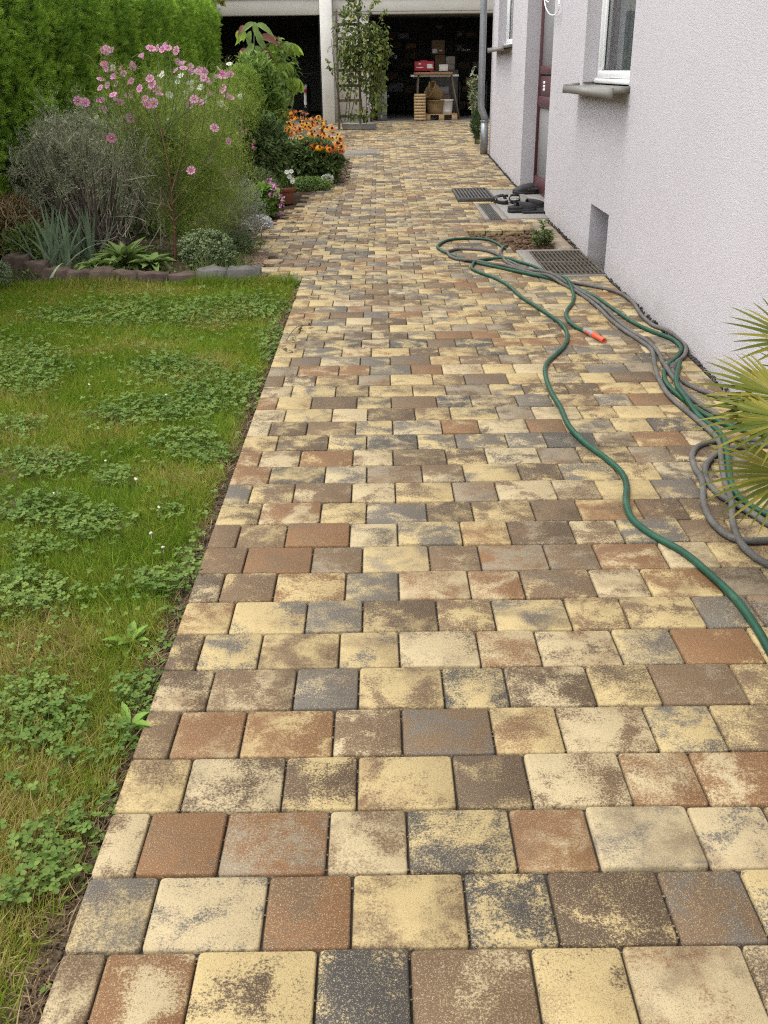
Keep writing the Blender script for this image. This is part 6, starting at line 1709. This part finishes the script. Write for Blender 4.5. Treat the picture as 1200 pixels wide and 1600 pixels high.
# ---------------- fan palm at the right
PB = np.array([1.40, 2.62, 0.0])
pm = thing('potted_palm', 'potted fan palm with yellow green fronds at the right picture edge', 'palm', PB)
mk('pot', MB().lathe(PB, [(.01, 0), (.115, 0), (.12, .01), (.148, .24), (.155, .242), (.155, .27), (.143, .272), (.135, .23), (.01, .225)], 28), plain('clay_pot', (.20, .085, .055), .85, .2, 12, .2), pm, smooth=True)
mk('trunk', MB().tube([PB + [0, 0, .2], PB + [.005, 0, .34], PB + [0, .01, .48]], np.array([.05, .058, .04]), 12), plain('palm_fibre', (.12, .085, .05), .95, .4, 60, .1, bump=1, bscale=60), pm)
M_PALM = leafmat('palm_leaflet', [(.058, .080, .010), (.095, .112, .013), (.145, .150, .018), (.225, .195, .03)], .45, .25, .5, gain=1.1)
M_PTIP = M_PALM
def frond(hub, pet, axis, up, n, span, L, W, fuse=.38, droop=.25):
    """fan leaf: petiole from the crown to the hub, folded segments spreading in the leaf plane, joined near the hub"""
    axis = unit(axis); up = unit(up - axis * np.dot(up, axis)); side = np.cross(axis, up)
    m = MB(); N_ = 7
    for k in range(n):
        a = (k / (n - 1) - .5) * span + random.uniform(-.02, .02)
        l = L * (1 - .22 * abs(a / span * 2) ** 2) * random.uniform(.88, 1.08)
        d0 = axis * math.cos(a) + side * math.sin(a)
        s0 = -axis * math.sin(a) + side * math.cos(a)
        da = span / (n - 1)
        tw = random.gauss(0, .06)
        ts = np.array([.03, fuse * .6, fuse, .55, .75, .9, 1.0])
        bend = droop * random.uniform(.5, 1.4)
        C = hub + np.outer(ts * l, d0) + np.outer(-bend * l * np.clip(ts - fuse, 0, 1) ** 2, [0, 0, 1.0]) + np.outer(tw * l * np.clip(ts - fuse, 0, 1) ** 1.5, up)
        w = np.where(ts <= fuse, ts * l * math.tan(da / 2), 0)
        wf = fuse * l * math.tan(da / 2); w[3:] = wf * np.array([.86, .6, .34, .05])
        fold = .55 * w
        V = np.concatenate([C - s0 * w[:, None] + up * fold[:, None], C, C + s0 * w[:, None] + up * fold[:, None]]); i = np.arange(N_ - 1)
        m.add(V, np.concatenate([np.stack([i, i + N_, i + N_ + 1, i + 1], 1), np.stack([i + N_, i + 2 * N_, i + 2 * N_ + 1, i + N_ + 1], 1)]))
    f = mk('frond', m, M_PALM, pm)
    mk('petiole', MB().tube(catmull([pet, (pet + hub) / 2 + [0, 0, .03], hub], 5), np.linspace(.007, .005, 11), 6), plain('palm_stalk', (.12, .15, .04), .5, .15), f)
CW = PB + [0, 0, .47]
A = np.array
frond(PY(1245, 535, 2.75), CW, A([-.78, .35, .30]), A([.35, -.55, .6]), 13, 2.1, .215, .03, fuse=.42, droop=.10)
frond(PY(1226, 622, 2.55), CW, A([-.95, .10, .12]), A([.1, -.55, .85]), 18, 2.2, .235, .03, fuse=.55, droop=.22)
frond(PY(1236, 655, 2.45), CW, A([-.95, .05, -.02]), A([.05, -.35, .95]), 16, 1.9, .245, .03, fuse=.55, droop=.25)
frond(PY(1238, 742, 2.45), CW, A([-.95, -.05, -.05]), A([0, -.6, .8]), 18, 1.9, .245, .03, fuse=.48, droop=.22)
frond(PY(1275, 600, 2.9), CW, A([-.3, .5, .7]), A([.2, -.8, .4]), 18, 2.2, .24, .03)
frond(PB + [.12, -.10, .62], CW, A([.3, -.6, .5]), A([0, .6, .7]), 20, 2.2, .26, .03)

# ---------------- tree leaning over the hedge end, far left of the garage
tb_ = np.array([-4.4, 21.6, float(zg(21.6))])
tt = thing('hazel_tree', 'yellowish leafy tree rising behind the far end of the hedge', 'tree', tb_)
m = MB(); m.tube(catmull([tb_, tb_ + [.05, .02, 1.2], tb_ + [.1, -.1, 2.4], tb_ + [.3, -.2, 3.6]], 5), np.linspace(.11, .04, 16), 9, cap=False)
for d in ((.9, -.5, .5), (-.8, .2, .8), (.4, .6, .9), (1.2, -.3, .1), (-.3, -.8, .7), (.6, -.9, .3)):
    p0 = tb_ + [.1, -.1, random.uniform(1.7, 3.0)]; m.tube(catmull([p0, p0 + np.array(d) * .5 + [0, 0, .15], p0 + np.array(d) * 1.1], 4), np.linspace(.03, .008, 9), 6, cap=False)
mk('trunk', m, M_STEMB, tt, smooth=True)
for (c, r, n) in (((-3.75, 21.4, 3.0), (.62, .7, .55), 1300), ((-4.9, 21.6, 3.3), (.8, .8, .7), 800), ((-4.3, 21.9, 3.9), (.9, .8, .7), 800)):
    leaves(tt, 'crown', np.array(c), np.array(r), n, (.06, .11), (.04, .075), leafmat('hazel_leaf', [(.075, .10, .02), (.12, .15, .03), (.20, .20, .05), (.28, .24, .07)], .5, .35), LEAF2, shell=.3, upw=-.2, lump=.5)
m = MB(); ml = MB(); p = catmull([PY(325, -8, 21.2), PY(338, 0, 21.2), PY(346, 2, 21.2), PY(350, 6, 21.2)], 5); m.tube(p, .006, 5)
q = np.repeat(p[2:], 3, 0); scatter(ml, LEAF2, q, rdir(len(q), -.3), rdir(len(q), .6), .09, .05); mk('overhanging_twig', ml, leafmat('yellow_leaf', [(.14, .14, .035), (.2, .18, .05)], .5, .3), tt, kind='stuff')
